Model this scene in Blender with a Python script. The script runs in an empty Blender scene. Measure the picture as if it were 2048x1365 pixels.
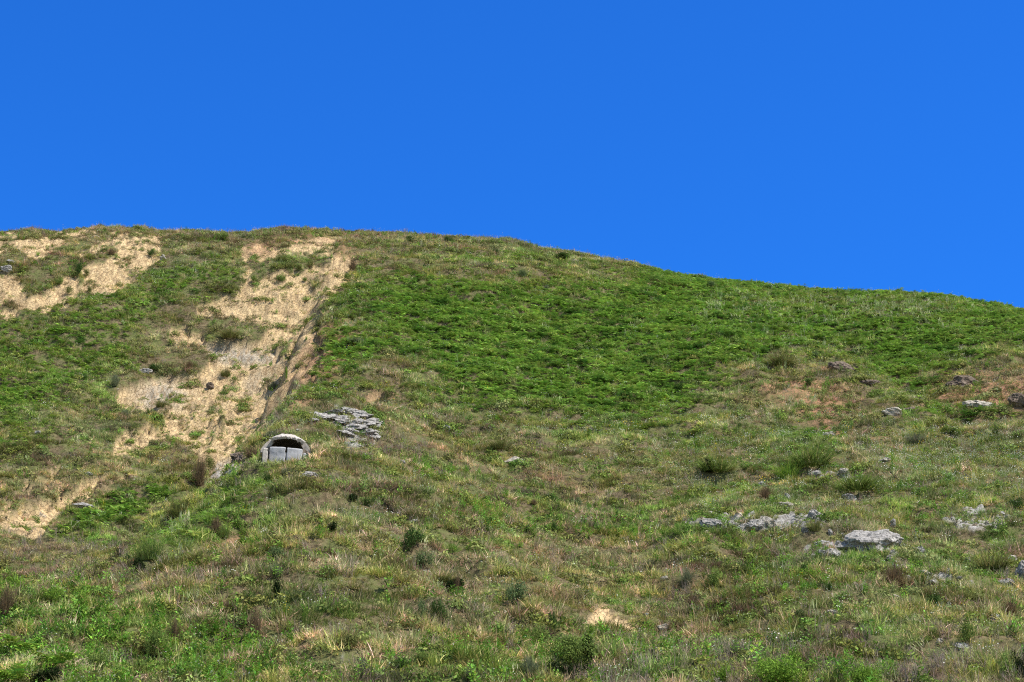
import bpy, bmesh, math, random
import numpy as np
from mathutils import Vector, Matrix
random.seed(7); rng = np.random.default_rng(7)
R = math.radians

# ------------------------------------------------------------------ camera, sky, sun, exposure
scene = bpy.context.scene
col = scene.collection
PITCH = R(20.0); FPX = 4000.0; CAM_Z = 1.6          # FPX: focal length in pixels of a 2048 px wide frame
cam_data = bpy.data.cameras.new("camera"); cam = bpy.data.objects.new("camera", cam_data); col.objects.link(cam)
cam.location = (0, 0, CAM_Z); cam.rotation_euler = (R(90) + PITCH, 0, 0)
cam_data.sensor_width = 36.0; cam_data.lens = 36.0 * FPX / 2048.0
cam_data.clip_start = 0.5; cam_data.clip_end = 6000
scene.camera = cam

SUN = Vector((0.50, -0.20, 0.84)).normalized()
SUN_EL = math.asin(SUN.z); SUN_AZ = math.atan2(SUN.x, SUN.y)
world = bpy.data.worlds.new("World"); scene.world = world; world.use_nodes = True
wn = world.node_tree; wn.nodes.clear()
def N(nt, t, **k):
    n = nt.nodes.new(t)
    for a, b in k.items(): setattr(n, a, b)
    return n
sky = N(wn, 'ShaderNodeTexSky', sky_type='NISHITA'); sky.sun_disc = False
sky.sun_elevation = SUN_EL; sky.sun_rotation = SUN_AZ % (2*math.pi)
sky.altitude = 0; sky.air_density = 1.0; sky.dust_density = 0.1; sky.ozone_density = 3.0
# the deep polarised blue of the northern sky, paler towards the sun
tc = N(wn, 'ShaderNodeTexCoord'); sep = N(wn, 'ShaderNodeSeparateXYZ'); wn.links.new(tc.outputs['Generated'], sep.inputs[0])
mr = N(wn, 'ShaderNodeMapRange', interpolation_type='SMOOTHSTEP'); mr.inputs['From Min'].default_value = 0.35; mr.inputs['From Max'].default_value = 0.8
wn.links.new(sep.outputs['Y'], mr.inputs['Value'])
mul = N(wn, 'ShaderNodeMix', data_type='RGBA', blend_type='MULTIPLY')
mul.inputs[7].default_value = (0.115, 0.62, 1.48, 1)
wn.links.new(mr.outputs[0], mul.inputs[0]); wn.links.new(sky.outputs[0], mul.inputs[6])
bg = N(wn, 'ShaderNodeBackground'); bg.inputs[1].default_value = 0.09
wo = N(wn, 'ShaderNodeOutputWorld')
wn.links.new(mul.outputs[2], bg.inputs[0]); wn.links.new(bg.outputs[0], wo.inputs[0])

sd = bpy.data.lights.new("sun", 'SUN'); sd.energy = 4.6; sd.angle = R(0.5); sd.color = (1.0, 0.94, 0.82)
so = bpy.data.objects.new("sun", sd); col.objects.link(so)
so.rotation_euler = SUN.to_track_quat('Z', 'Y').to_euler(); so.location = (60, -40, 160)
scene.view_settings.view_transform = 'Standard'; scene.view_settings.look = 'None'
scene.view_settings.gamma = 1.0; scene.view_settings.exposure = 0.72
scene.render.engine = 'CYCLES'
scene.cycles.max_bounces = 5; scene.cycles.diffuse_bounces = 2; scene.cycles.transmission_bounces = 2
scene.cycles.transparent_max_bounces = 4; scene.cycles.use_denoising = False; scene.cycles.pixel_filter_type = 'BLACKMAN_HARRIS'; scene.cycles.filter_width = 1.15

# ------------------------------------------------------------------ helpers
def sstep(a, b, x):
    t = np.clip((x - a) / (b - a), 0, 1); return t*t*(3 - 2*t)
_perm = np.random.default_rng(99).permutation(4096)
_g = np.random.default_rng(98).uniform(0, 2*np.pi, 4096); _gx, _gy = np.cos(_g), np.sin(_g)
def pn(x, y, seed=0):
    xi = np.floor(x).astype(np.int64); yi = np.floor(y).astype(np.int64); xf = x - xi; yf = y - yi
    def gr(i, j, fx, fy):
        h = _perm[(_perm[(i + seed*131) & 4095] + j) & 4095]; return _gx[h]*fx + _gy[h]*fy
    s = xf*xf*xf*(xf*(xf*6-15)+10); t = yf*yf*yf*(yf*(yf*6-15)+10)
    a = gr(xi, yi, xf, yf); b = gr(xi+1, yi, xf-1, yf); c = gr(xi, yi+1, xf, yf-1); d = gr(xi+1, yi+1, xf-1, yf-1)
    return ((a*(1-s)+b*s)*(1-t) + (c*(1-s)+d*s)*t) * 1.5
def fbm(x, y, seed=0, o=4, gain=.5):
    v = 0; a = 1.; n = 0
    for k in range(o):
        v = v + a*pn(x*2**k, y*2**k, seed+k*7); n += a; a *= gain
    return v / n * 1.3
def ridged(x, y, seed=0, o=3):
    v = 0; a = 1.; n = 0
    for k in range(o):
        v = v + a*(1 - np.abs(pn(x*2**k, y*2**k, seed+k*5))*2); n += a; a *= .5
    return v / n
cp, sp_ = math.cos(PITCH), math.sin(PITCH)
def proj(x, y, z):
    zz = z - CAM_Z; d = y*cp + zz*sp_; b = (-y*sp_ + zz*cp) / d; a = x / d
    return 1024 + FPX*a, 682.5 - FPX*b, d
def row_v(py):
    b = (682.5 - py)/FPX; return (sp_ + b*cp)/(cp - b*sp_), (cp - b*sp_)

# ------------------------------------------------------------------ survey of the hillside (positions read off the photo, in its pixels)
SKY_X = [-300,0,60,85,100,150,180,290,320,400,440,460,500,560,600,640,700,780,850,900,1000,1012,1050,1090,1150,1210,1280,1330,1400,1460,1540,1620,1700,1800,1870,1930,2000,2048,2300]
SKY_Y = [475,461,452,455,460,454,449,450,458,458,459,463,459,453,453,454,457,460,466,468,473,472,482,492,500,513,525,541,551,558,566,574,579,581,585,594,607,618,650]
def skyline(px): return np.interp(px, SKY_X, SKY_Y) + 8.0
TPX = [-300, 0, 300, 600, 900, 1300, 1700, 2048, 2350]
TD = {1365: [58]*9, 1150: [77,76,76,74,76,79,80,82,84], 900: [108,108,109,102,106,112,112,109,106], 700: [133,132,134,130,132,136,136,132,128]}
TR = [166,166,168,168,170,165,158,150,144]
def pchip(X, Y, x):
    h = np.diff(X); d = np.diff(Y)/h; m = np.zeros(len(X)); m[0] = d[0]; m[-1] = d[-1]
    for i in range(1, len(X)-1):
        if d[i-1]*d[i] > 0:
            w1 = 2*h[i]+h[i-1]; w2 = h[i]+2*h[i-1]; m[i] = (w1+w2)/(w1/d[i-1]+w2/d[i])
    i = np.clip(np.searchsorted(X, x)-1, 0, len(X)-2); t = (x-X[i])/h[i]; t = np.clip(t, 0, 1)
    return ((1+2*t)*(1-t)**2*Y[i] + t*(1-t)**2*h[i]*m[i] + t*t*(3-2*t)*Y[i+1] + t*t*(t-1)*h[i]*m[i+1])
GU = np.concatenate([np.linspace(-1.3, -.32, 26)[:-1], np.linspace(-.32, .32, 860), np.linspace(.32, 1.3, 26)[1:]])
GY = np.concatenate([np.linspace(1, 46, 30)[:-1], np.linspace(46, 182, 900), np.linspace(182, 480, 50)[1:]])
GZ = np.zeros((len(GU), len(GY))); RIDGE = np.zeros(len(GU)); VT = np.zeros(len(GU))
for i, u in enumerate(GU):
    X = [0, 18, 36]; Z = [-.4, .6, 4.0]
    for r in (1365, 1150, 900, 700):
        v, k = row_v(r); px = 1024 + FPX*u*k; D = np.interp(px, TPX, TD[r]); X.append(D); Z.append(CAM_Z + D*v)
    px = 1024 + FPX*u*.93
    for _ in range(4):
        v, k = row_v(skyline(px)); px = 1024 + FPX*u*k
    D = np.interp(px, TPX, TR); zr = CAM_Z + D*v; RIDGE[i] = D; VT[i] = v
    X += [D, D+5, D+12, D+30, D+60, D+150, 700]; Z += [zr, zr+v*5-.4, zr+v*12-2.2, zr+2.5, zr-9, zr-45, 0]
    GZ[i] = pchip(np.array(X, float), np.array(Z, float), GY)
# smooth the knots out
K = np.exp(-np.linspace(-2, 2, 41)**2); K /= K.sum()
tmp = np.apply_along_axis(lambda a: np.convolve(np.pad(a, 20, mode='edge'), K, 'valid'), 0, GZ)
tmp = np.apply_along_axis(lambda a: np.convolve(np.pad(a, 20, mode='edge'), K, 'valid'), 1, tmp)
wy = sstep(46, 60, GY) * (1 - sstep(160, 200, GY)); GZ = GZ*(1-wy)[None] + tmp*wy[None]
UU, YY = np.meshgrid(GU, GY, indexing='ij'); XX = UU*YY
def height(x, y, G=None):
    G = GZ if G is None else G
    x = np.asarray(x, float); y = np.asarray(y, float); u = x/y
    i = np.clip(np.searchsorted(GU, u)-1, 0, len(GU)-2); j = np.clip(np.searchsorted(GY, y)-1, 0, len(GY)-2)
    s = np.clip((u-GU[i])/(GU[i+1]-GU[i]), 0, 1); t = np.clip((y-GY[j])/(GY[j+1]-GY[j]), 0, 1)
    return (G[i, j]*(1-s)+G[i+1, j]*s)*(1-t) + (G[i, j+1]*(1-s)+G[i+1, j+1]*s)*t
def at(px, py):
    a = (px-1024)/FPX; v, k = row_v(py); u = a/k
    ys = np.arange(46, 181, .1); hz = height(u*ys, ys); rz = CAM_Z + v*ys
    w = np.nonzero(hz >= rz)[0]
    if len(w) == 0:
        j = int(np.argmax((hz-rz)/ys)); return np.array([u*ys[j], ys[j], hz[j]])
    y = ys[w[0]]; return np.array([u*y, y, float(height(u*y, y))])
def line_sd(pts):                                   # signed distance on plan to a polyline, + on its left
    P = np.array([at(*p)[:2] for p in pts]); D = P[1:]-P[:-1]; T = D/np.linalg.norm(D, axis=1)[:, None]; Nn = np.stack([-T[:, 1], T[:, 0]], -1)
    best = np.full(XX.shape, 1e9); sg = np.ones(XX.shape)
    for i in range(len(D)):
        L = D[i]@D[i]; t = ((XX-P[i,0])*D[i,0] + (YY-P[i,1])*D[i,1])/L; tc_ = np.clip(t, 0, 1)
        ex = XX-P[i,0]-tc_*D[i,0]; ey = YY-P[i,1]-tc_*D[i,1]; q = ex*ex+ey*ey; m = q < best
        n0 = Nn[i] + (Nn[i-1] if i > 0 else 0); n1 = Nn[i] + (Nn[i+1] if i < len(D)-1 else 0)
        sd = np.where(t < 0, ex*n0[0]+ey*n0[1], np.where(t > 1, ex*n1[0]+ey*n1[1], ex*Nn[i,0]+ey*Nn[i,1]))
        best = np.where(m, q, best); sg = np.where(m, np.where(sd < 0, -1., 1.), sg)
    return np.sqrt(best)*sg
near_ridge = 1 - sstep(-26, -3, YY - RIDGE[:, None])
wob = fbm(XX/3.2, YY/3.2, 61, 3)*1.3
sA = line_sd([(-60,1120),(0,1110),(80,1080),(200,1012),(350,972),(415,972),(478,940),(522,905),(556,845),(600,690),(640,600),(705,480)]) + wob*1.6
dzA = -3.0*sstep(0, 3.2, sA)*np.exp(-np.maximum(sA, 0)/45)
sB = line_sd([(600,822),(640,812),(690,814),(760,850),(900,893),(1050,935),(1230,1000)]) + wob*.6
dzB = -2.0*sstep(0, 3, sB)*np.exp(-np.maximum(sB, 0)/9)*(1-sstep(10, 24, np.abs(sB)))
sC = line_sd([(1630,690),(1720,742),(1830,832),(1900,870),(2048,860)]) + wob*.6
dzC = -1.9*sstep(0, 3, sC)*np.exp(-np.maximum(sC, 0)/9)
sD = line_sd([(255,1150),(330,1125),(400,1100),(470,1072),(560,1062)]) + wob*.25
dzD = -1.3*(1-sstep(-1.0, .1, sD))*np.exp(-np.maximum(-sD, 0)/4)
sE = line_sd([(-60,1230),(120,1200),(255,1165),(330,1115),(430,1065),(500,1000),(552,945),(585,850),(640,700),(700,600)]) + wob*.7   # crown of the spur; its left flank falls to the gully
dzE = -3.4*sstep(-1, 6.5, sE)
sF = line_sd([(600,870),(640,960),(690,1080),(700,1365)])
dzF = 1.8*np.exp(-(sF/9)**2)*sstep(56, 75, YY)*(1-sstep(105, 125, YY))
sG = line_sd([(1000,930),(1200,1000),(1260,1110),(1180,1365)])
dzG = -1.6*np.exp(-(sG/7)**2)*sstep(56, 75, YY)*(1-sstep(105, 125, YY))
sH = line_sd([(1350,1130),(1420,1060),(1500,1035),(1640,1020),(1660,1065)])
dzH = .9*np.exp(-(sH/2.2)**2)
sJ = line_sd([(395,950),(420,922),(450,905),(488,893),(520,880)]); cJ = at(447, 922)
dzJ = 1.3*sstep(-.5, .15, sJ)*np.exp(-np.maximum(sJ, 0)/5)*np.exp(-(((XX-cJ[0])**2+(YY-cJ[1])**2)/7)**2)
sI = line_sd([(830,1090),(960,1150),(1100,1230),(1230,1290)]) + wob
dzI = -.7*(1-sstep(-1.4, .1, sI))*np.exp(-np.maximum(-sI, 0)/5)
rnear = sstep(46, 52, YY)*(1-sstep(RIDGE[:, None]+2, RIDGE[:, None]+10, YY))
und = .9*fbm(XX/16, YY/16, 3, 3) + .32*fbm(XX/4.5, YY/4.5, 11, 3)
terr = pn(XX/7 + 3, YY/1.7 + .5*pn(XX/5, YY/5, 5), 21)            # sheep terraces across the slope
und += .22*np.clip(terr*3, -1, 1) + .22*fbm(XX/1.5, YY/1.2, 31, 3) + .30*np.maximum(0, pn(XX/2.2, YY/1.6, 33))
GZ = GZ + (dzA+dzB+dzC+dzD+dzE+dzF+dzG+dzH+dzI+dzJ)*near_ridge*rnear + und*rnear*(.35+.65*near_ridge)

# ---- soft zones, drawn in photo pixels on a 4 px raster, read through each point's place on the hill
MW, MH = 512, 342
MX, MY = np.meshgrid(np.arange(MW)*4+2, np.arange(MH)*4+2)
def blur(a, n):
    for _ in range(2):
        for ax in (0, 1):
            p = np.pad(a, [(n, n) if k == ax else (0, 0) for k in (0, 1)], mode='edge'); c = np.cumsum(np.insert(p, 0, 0, axis=ax), axis=ax)
            m = 2*n+1; a = (np.take(c, range(m, c.shape[ax]), ax) - np.take(c, range(0, c.shape[ax]-m), ax))/m
    return a
def poly(pts, w=1., soft=2):
    p = np.array(pts, float); ins = np.zeros(MX.shape, bool); j = len(p)-1
    for i in range(len(p)):
        c = ((p[i,1] > MY) != (p[j,1] > MY)) & (MX < (p[j,0]-p[i,0])*(MY-p[i,1])/(p[j,1]-p[i,1]+1e-9)+p[i,0]); ins ^= c; j = i
    return blur(ins*float(w), soft)
def ell(cx, cy, rx, ry, ang=0, w=1.):
    c, s = math.cos(R(ang)), math.sin(R(ang)); dx = MX-cx; dy = MY-cy
    q = ((dx*c+dy*s)/rx)**2 + ((-dx*s+dy*c)/ry)**2; return w*np.exp(-q**1.5*.7)
def mx(*a):
    r = a[0]
    for b in a[1:]: r = np.maximum(r, b)
    return r
sand = mx(
 poly([(25,507),(60,490),(95,478),(135,468),(155,458),(190,456),(193,466),(165,478),(140,492),(118,510),(100,530),(62,520)],1,1),
 poly([(235,489),(262,478),(300,470),(322,466),(318,478),(288,492),(296,510),(293,532),(266,536),(262,560),(246,575),(225,587),(190,594),(165,586),(130,600),(100,612),(46,622),(10,642),(-10,645),(-10,560),(12,545),(35,560),(60,583),(90,574),(110,552),(140,540),(175,530),(200,515),(225,500)],1,1),
 poly([(345,470),(402,471),(402,477),(345,478)],1,1), poly([(0,470),(30,462),(90,456),(100,462),(40,472),(0,480)],.6,1),
 poly([(563,498),(600,489),(640,474),(664,472),(662,492),(625,499),(575,510)],1,1),
 poly([(690,512),(716,505),(712,535),(690,560),(668,587),(652,612),(645,640),(632,665),(655,690),(640,722),(620,757),(590,797),(562,822),(548,848),(525,873),(480,893),(440,908),(425,928),(400,928),(380,905),(330,900),(290,905),(232,914),(222,895),(250,862),(282,835),(268,812),(225,814),(255,770),(300,752),(360,740),(405,735),(418,705),(390,690),(435,678),(520,680),(510,655),(460,645),(380,640),(395,612),(445,600),(490,590),(485,570),(530,556),(560,535),(600,530),(650,530)],1,1),
 poly([(340,660),(385,648),(392,672),(350,690)],.9,1), poly([(500,500),(560,490),(560,520),(500,530)],.7,1),
 poly([(165,950),(215,955),(205,978),(150,1012),(110,1045),(78,1080),(40,1078),(0,1062),(0,1020),(60,1010),(120,985)],.62,3),
 poly([(735,792),(775,783),(768,802),(742,817),(720,812)],.9,1),
 poly([(1125,1243),(1160,1250),(1185,1215),(1230,1225),(1288,1255),(1262,1272),(1200,1262),(1170,1274),(1120,1268)],.62,2),
 poly([(1190,1205),(1215,1205),(1230,1225),(1200,1222)],.6,1))
sand = mx(sand, poly([(0,470),(200,455),(330,465),(340,520),(270,570),(180,600),(0,650)],.50,3), poly([(470,480),(690,470),(700,560),(600,700),(560,830),(440,930),(330,930),(240,900),(230,800),(260,740),(380,640),(470,570)],.47,5), poly([(90,920),(300,930),(250,985),(140,1050),(70,1090),(0,1090),(0,960)],.40,5), poly([(1120,1210),(1290,1200),(1320,1280),(1110,1290)],.3,3))
sand_off = mx(  # turf mats left on the eroded face
 ell(120,505,60,12,-22,.95), ell(200,515,60,9,-20,1), ell(30,525,45,16,0,.9), ell(90,565,50,22,-30,.95), ell(25,612,26,9,0,1), ell(155,555,14,16,0,.9), ell(138,584,12,7,0,.9), ell(176,582,8,8,0,.9),
 ell(590,535,70,14,0,.7), ell(530,585,30,16,-30,.6), ell(470,655,75,22,8,.95), ell(350,725,70,28,0,.9), ell(565,700,22,22,-40,.8), ell(630,560,26,18,-40,.8), ell(430,830,30,30,-60,.75), ell(310,840,60,20,-10,.9),
 ell(470,745,18,22,-30,.6), ell(535,765,25,12,-20,.7), ell(340,900,60,26,0,.9), ell(440,870,28,18,-40,.6), ell(505,850,25,10,-30,.5), ell(560,620,22,14,0,.5), ell(650,600,16,30,30,.7), ell(480,800,16,26,20,.5), ell(390,880,20,12,0,.6))
clay = mx(ell(480,700,70,16,5,1), ell(320,775,50,24,0,.9), poly([(412,962),(420,928),(440,910),(486,898),(494,922),(470,948),(440,966)],1.3,1), ell(205,590,20,8,0,.7), ell(520,750,30,20,-30,.5), ell(690,850,85,24,22,.35))
sand = mx(sand, poly([(412,965),(420,928),(440,910),(486,898),(494,922),(470,950),(440,968)],1.4,1))
red = mx(ell(1590,770,70,18,0,.5), ell(1640,800,40,24,30,.8), ell(1690,850,30,10,0,.8), ell(1570,810,60,10,0,.6), ell(645,715,40,70,30,1.), ell(590,800,24,50,30,.7), ell(760,795,30,12,0,.5), ell(1960,790,80,22,0,.45), ell(640,475,50,8,0,.5), ell(520,497,30,14,0,.7), ell(690,490,16,22,0,.6), ell(1600,775,90,20,0,.9), ell(1640,815,60,34,30,1.), ell(1960,785,110,38,0,1.2), ell(1670,860,40,14,0,.9), ell(1760,870,40,12,0,.6), ell(1240,560,90,8,6,.35), ell(470,1088,80,11,-18,1.), ell(1035,925,30,9,25,.6), ell(1160,975,60,6,22,.6), ell(1815,770,30,20,40,.4))
brack = mx(
 poly([(560,835),(600,770),(645,705),(640,660),(625,640),(650,612),(690,580),(725,560),(800,548),(900,560),(1050,575),(1200,570),(1290,545),(1330,510),(1460,520),(1560,530),(1700,540),(1880,550),(2048,575),(2060,690),(1960,690),(1945,720),(1890,745),(1850,785),(1790,770),(1730,730),(1690,700),(1620,695),(1600,730),(1500,745),(1430,765),(1400,825),(1330,838),(1200,852),(1100,832),(1000,822),(900,792),(860,770),(830,730),(760,720),(690,745),(620,800),(590,820)],.95,9),
 ell(1130,700,330,110,4,.45), ell(950,620,140,40,0,.25),
 poly([(110,595),(165,588),(190,598),(262,560),(330,535),(430,512),(470,530),(480,570),(440,600),(380,620),(340,650),(330,690),(290,720),(200,770),(140,800),(60,850),(0,905),(0,645),(60,628)],.6,8),
 ell(190,605,130,20,-10,.5), ell(200,700,120,60,-30,.35), ell(40,870,90,22,-25,.4),
 poly([(90,1078),(150,1030),(220,990),(290,962),(355,968),(340,1000),(250,1040),(170,1070)],.85,2), poly([(250,1130),(310,1050),(430,975),(530,935),(560,945),(480,1030),(380,1090),(290,1140)],.62,6),
 poly([(1720,745),(1760,735),(1850,760),(1870,745),(1850,800),(1790,770)],.9,2), ell(1940,828,110,12,3,.8), ell(1020,525,200,22,0,.35), ell(1400,600,180,30,4,.3), ell(1620,880,60,20,0,.5))
brack = np.clip(brack - mx(ell(700,650,60,30,0,.6), ell(640,500,50,30,0,.5), ell(1700,612,260,24,3,.45), ell(1500,740,150,16,0,.4), ell(790,730,70,18,0,.4), ell(950,540,160,14,0,.35), ell(330,640,80,30,-30,.35), ell(130,720,50,12,-30,.3)), 0, 1.3)
weed = mx(poly([(860,990),(960,998),(1100,1018),(1330,1048),(1345,1085),(1150,1088),(1000,1062),(880,1032)],.8,3), poly([(0,1165),(200,1175),(330,1230),(520,1270),(620,1365),(0,1365)],.75,8),
 poly([(1300,1090),(1500,1080),(1800,1160),(1850,1180),(1500,1165)],.55,6), poly([(1470,1365),(1500,1325),(1640,1320),(1760,1345),(1800,1365)],.9,3), ell(850,940,60,20,0,.4), ell(1730,1140,120,24,8,.5), ell(1780,960,120,22,0,.3), ell(430,1000,60,18,-40,.4), ell(960,1330,180,40,0,.35), ell(1300,1300,120,40,0,.45), ell(1600,900,130,14,0,.3), ell(560,545,60,10,0,.4), ell(530,1130,90,30,-20,.3))
lush = mx(ell(1520,900,260,60,3,1.), ell(1900,1010,160,70,0,.8), poly([(250,1140),(300,1060),(420,980),(520,940),(600,960),(480,1060),(380,1110),(290,1150)],1,5), ell(380,560,90,30,-25,.5), ell(250,870,200,60,-20,.45), ell(470,1000,130,50,-35,.9), ell(860,800,80,14,0,.5), ell(1500,960,200,40,0,.5), ell(560,830,40,40,-60,.6), ell(1650,1180,380,60,0,.45), ell(470,995,60,25,-40,.5), ell(380,1060,80,60,-40,.55), ell(1100,960,200,30,0,.35), ell(1860,1080,120,40,0,.4))
dry = mx(poly([(0,445),(700,448),(720,470),(700,520),(600,500),(420,520),(330,520),(200,500),(0,540)],.75,5), ell(850,480,170,22,4,.6), ell(1200,520,150,14,10,.6), ell(760,880,160,34,14,.7), ell(700,860,90,40,20,.5), ell(1120,960,110,18,22,.8), ell(1560,780,200,42,3,.7), ell(1700,850,120,46,20,.55), ell(1960,770,130,50,0,.85), ell(1420,830,60,10,0,.3), ell(380,680,90,50,-30,.6), ell(120,960,150,50,-10,.75), ell(420,1160,200,40,0,.5), ell(1250,1180,220,40,0,.35), ell(900,1120,300,60,0,.35), ell(1160,1000,90,10,20,.6), ell(60,1120,120,40,0,.75), ell(1780,1090,180,24,0,.4), ell(780,730,90,30,0,.6), ell(650,1010,130,40,0,.35), ell(1020,880,100,14,15,.4))
deadf = mx(ell(730,1010,130,60,20,.55), ell(640,1130,140,60,0,.4), ell(800,1200,180,60,10,.45), ell(120,1140,150,34,0,.8), ell(230,1110,120,30,0,.4), ell(1250,1120,160,30,0,.4), ell(760,900,100,16,18,.6), ell(560,985,60,20,0,.35), ell(820,1030,80,20,25,.6), ell(1360,1250,300,60,0,.3), ell(930,1200,120,40,20,.5), ell(300,1280,200,60,0,.25), ell(450,1200,100,30,0,.4), ell(1560,1140,120,20,0,.35))
flow = mx(ell(1900,930,220,60,6,1.), ell(1480,900,180,60,3,.55), ell(1700,990,260,40,0,.4), ell(350,545,100,18,-25,.8), ell(1180,860,160,18,0,.5), ell(1950,880,120,24,0,.9), ell(300,940,80,20,-30,.3), ell(80,680,90,30,-20,.35), ell(1400,960,150,30,0,.5), ell(880,830,160,20,10,.3))
twig = mx(poly([(1080,1365),(1150,1300),(1400,1300),(1700,1290),(1900,1275),(2060,1270),(2060,1375)],.9,6), poly([(1220,1120),(1500,1100),(1900,1170),(1880,1190),(1400,1170)],.35,6), ell(120,1110,170,50,0,.6), ell(260,1150,120,40,0,.5), ell(790,900,70,14,0,.7), ell(1130,960,100,12,24,.9), ell(550,1290,150,50,0,.5), ell(1900,1160,120,20,0,.4), ell(860,1050,90,30,0,.4), ell(1400,1100,120,20,0,.4))
tallg = mx(poly([(1420,606),(1560,604),(1750,608),(1920,618),(1960,635),(1900,658),(1750,655),(1500,652),(1400,630)],.95,5), ell(1620,700,60,14,0,.5), ell(1560,735,80,14,0,.6), ell(690,655,50,22,0,.25), ell(570,840,40,30,-40,.3), ell(360,1040,90,60,-45,.12))
stony = mx(ell(1500,1045,140,18,0,.8), ell(1960,1040,70,22,0,.8), ell(1700,1100,90,20,0,.5), ell(1850,1150,120,16,10,.5), poly([(608,850),(640,828),(690,816),(735,836),(762,868),(750,900),(700,895),(690,860),(650,846)],1.15,2), ell(1680,955,70,12,0,.5), ell(60,1020,80,20,0,.25), ell(450,940,30,16,0,.8))
MAPS = dict(sand=sand, sand_off=blur(sand_off,1), clay=clay, red=red, brack=brack, weed=weed, lush=lush, dry=dry, deadf=deadf, flow=flow, twig=twig, tallg=tallg, stony=stony)
def samp(name, px, py):
    m = MAPS[name]; gx = np.clip((np.clip(px, 2, 2046)-2)/4, 0, MW-1.001); gy = np.clip((py-2)/4, 0, MH-1.001)
    i = gx.astype(int); j = gy.astype(int); s = gx-i; t = gy-j
    return (m[j,i]*(1-s)+m[j,i+1]*s)*(1-t) + (m[j+1,i]*(1-s)+m[j+1,i+1]*s)*t
def zones(x, y, z):
    px, py, d = proj(x, y, z)
    wx = fbm(x/1.6, y/1.6, 41, 4)*17; wy_ = fbm(x/1.6, y/1.6, 45, 4)*7
    o = {k: samp(k, px+wx, py+wy_) for k in MAPS}; o['rocky'] = sstep(.38, .55, o['stony']*.9 + .5*fbm(x/.8, y/.8, 55, 3))
    n = fbm(x/.9, y/1.1, 51, 3)
    s = o['sand'] - o['sand_off']*.85 + .30*n
    o['bare'] = sstep(.34, .43, s)
    return o

# the bunker sits on the shoulder of the spur
BP = at(567, 920); BR = 97/FPX*np.linalg.norm(BP - [0, 0, CAM_Z])/2
BC = np.array([BP[0], BP[1] + BR*.95])              # centre of the dome on plan
BZ = float(BP[2]) + .70
rb = np.hypot(XX-BC[0], YY-BC[1])
m = 1 - sstep(BR*.86, BR*1.12, rb); GZ = GZ*(1-m) + (BZ-1.15)*m
mf = (1-sstep(.9, 1.7, np.hypot((XX-BC[0]-.3)/1.6, YY-(BC[1]-BR*1.35))))*(1-m)
GZ = GZ*(1-mf) + (BZ-.95+(YY-(BC[1]-BR))*.30)*mf

Z0 = zones(XX, YY, GZ); bare = Z0['bare']*rnear*(1-sstep(.35, .40, np.abs(UU)))
GZ += Z0['rocky']*rnear*(.12 + .22*np.abs(fbm(XX/.7, YY/.6, 57, 3)))
# turf stands proud of the washed-out sand, which is furrowed down the slope
fx = XX*.86 + YY*.50; fy = -XX*.50 + YY*.86
gull = ridged(fx/.9 + .6*pn(fy/2, fx/2, 8), fy/3.2, 71, 3)
crack = ridged(XX/1.3+.5*pn(YY, XX, 5), YY/.75, 77, 3)
bk = .3 + .7*sstep(98, 118, YY)
GZ = GZ - .55*bare*near_ridge*bk - .24*bare*gull*bk + .07*bare*crack - .10*bare*fbm(XX/.45, YY/.5, 83, 2)
GZ += .07*(1-bare)*fbm(XX/.5, YY/.5, 87, 2)*rnear
# bring each column's crest back onto the surveyed skyline
for _ in range(2):
    v = (GZ-CAM_Z)/np.maximum(YY, 1); vm = np.max(np.where(YY > 100, v, -9), axis=1)
    dv = VT - vm; dv = np.convolve(np.pad(dv, 8, mode='edge'), np.ones(17)/17, 'valid')*.85 + dv*.15
    GZ += YY*dv[:, None]*sstep(-28, -2, YY-RIDGE[:, None])*(1-sstep(30, 90, YY-RIDGE[:, None]))

GZ += .30*fbm(XX/1.6, YY/1.6, 91, 3)*sstep(-8, -1, YY-RIDGE[:, None])*(1-sstep(2, 8, YY-RIDGE[:, None]))*(.4+.6*(1-sstep(-.10, -.04, UU)))
# ------------------------------------------------------------------ materials
def newmat(name):
    m = bpy.data.materials.new(name); m.use_nodes = True; nt = m.node_tree; nt.nodes.clear()
    out = N(nt, 'ShaderNodeOutputMaterial'); return m, nt, out
def mixc(nt, f, a, b):
    n = N(nt, 'ShaderNodeMix', data_type='RGBA')
    for s, v in ((0, f), (6, a), (7, b)):
        if isinstance(v, (int, float)): n.inputs[s].default_value = v
        elif isinstance(v, tuple): n.inputs[s].default_value = (*v, 1)
        else: nt.links.new(v, n.inputs[s])
    return n.outputs[2]
def noise(nt, scale, detail=5, rough=.6, vec=None, out=0):
    n = N(nt, 'ShaderNodeTexNoise'); n.inputs['Scale'].default_value = scale; n.inputs['Detail'].default_value = detail; n.inputs['Roughness'].default_value = rough
    if vec is not None: nt.links.new(vec, n.inputs['Vector'])
    return n.outputs[out]
def ramp(nt, v, lo, hi):
    n = N(nt, 'ShaderNodeMapRange', interpolation_type='SMOOTHSTEP'); n.inputs['From Min'].default_value = lo; n.inputs['From Max'].default_value = hi
    nt.links.new(v, n.inputs['Value']); return n.outputs[0]
def attr(nt, name, typ='GEOMETRY', out='Fac'):
    n = N(nt, 'ShaderNodeAttribute', attribute_name=name, attribute_type=typ); return n.outputs[out]
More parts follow.
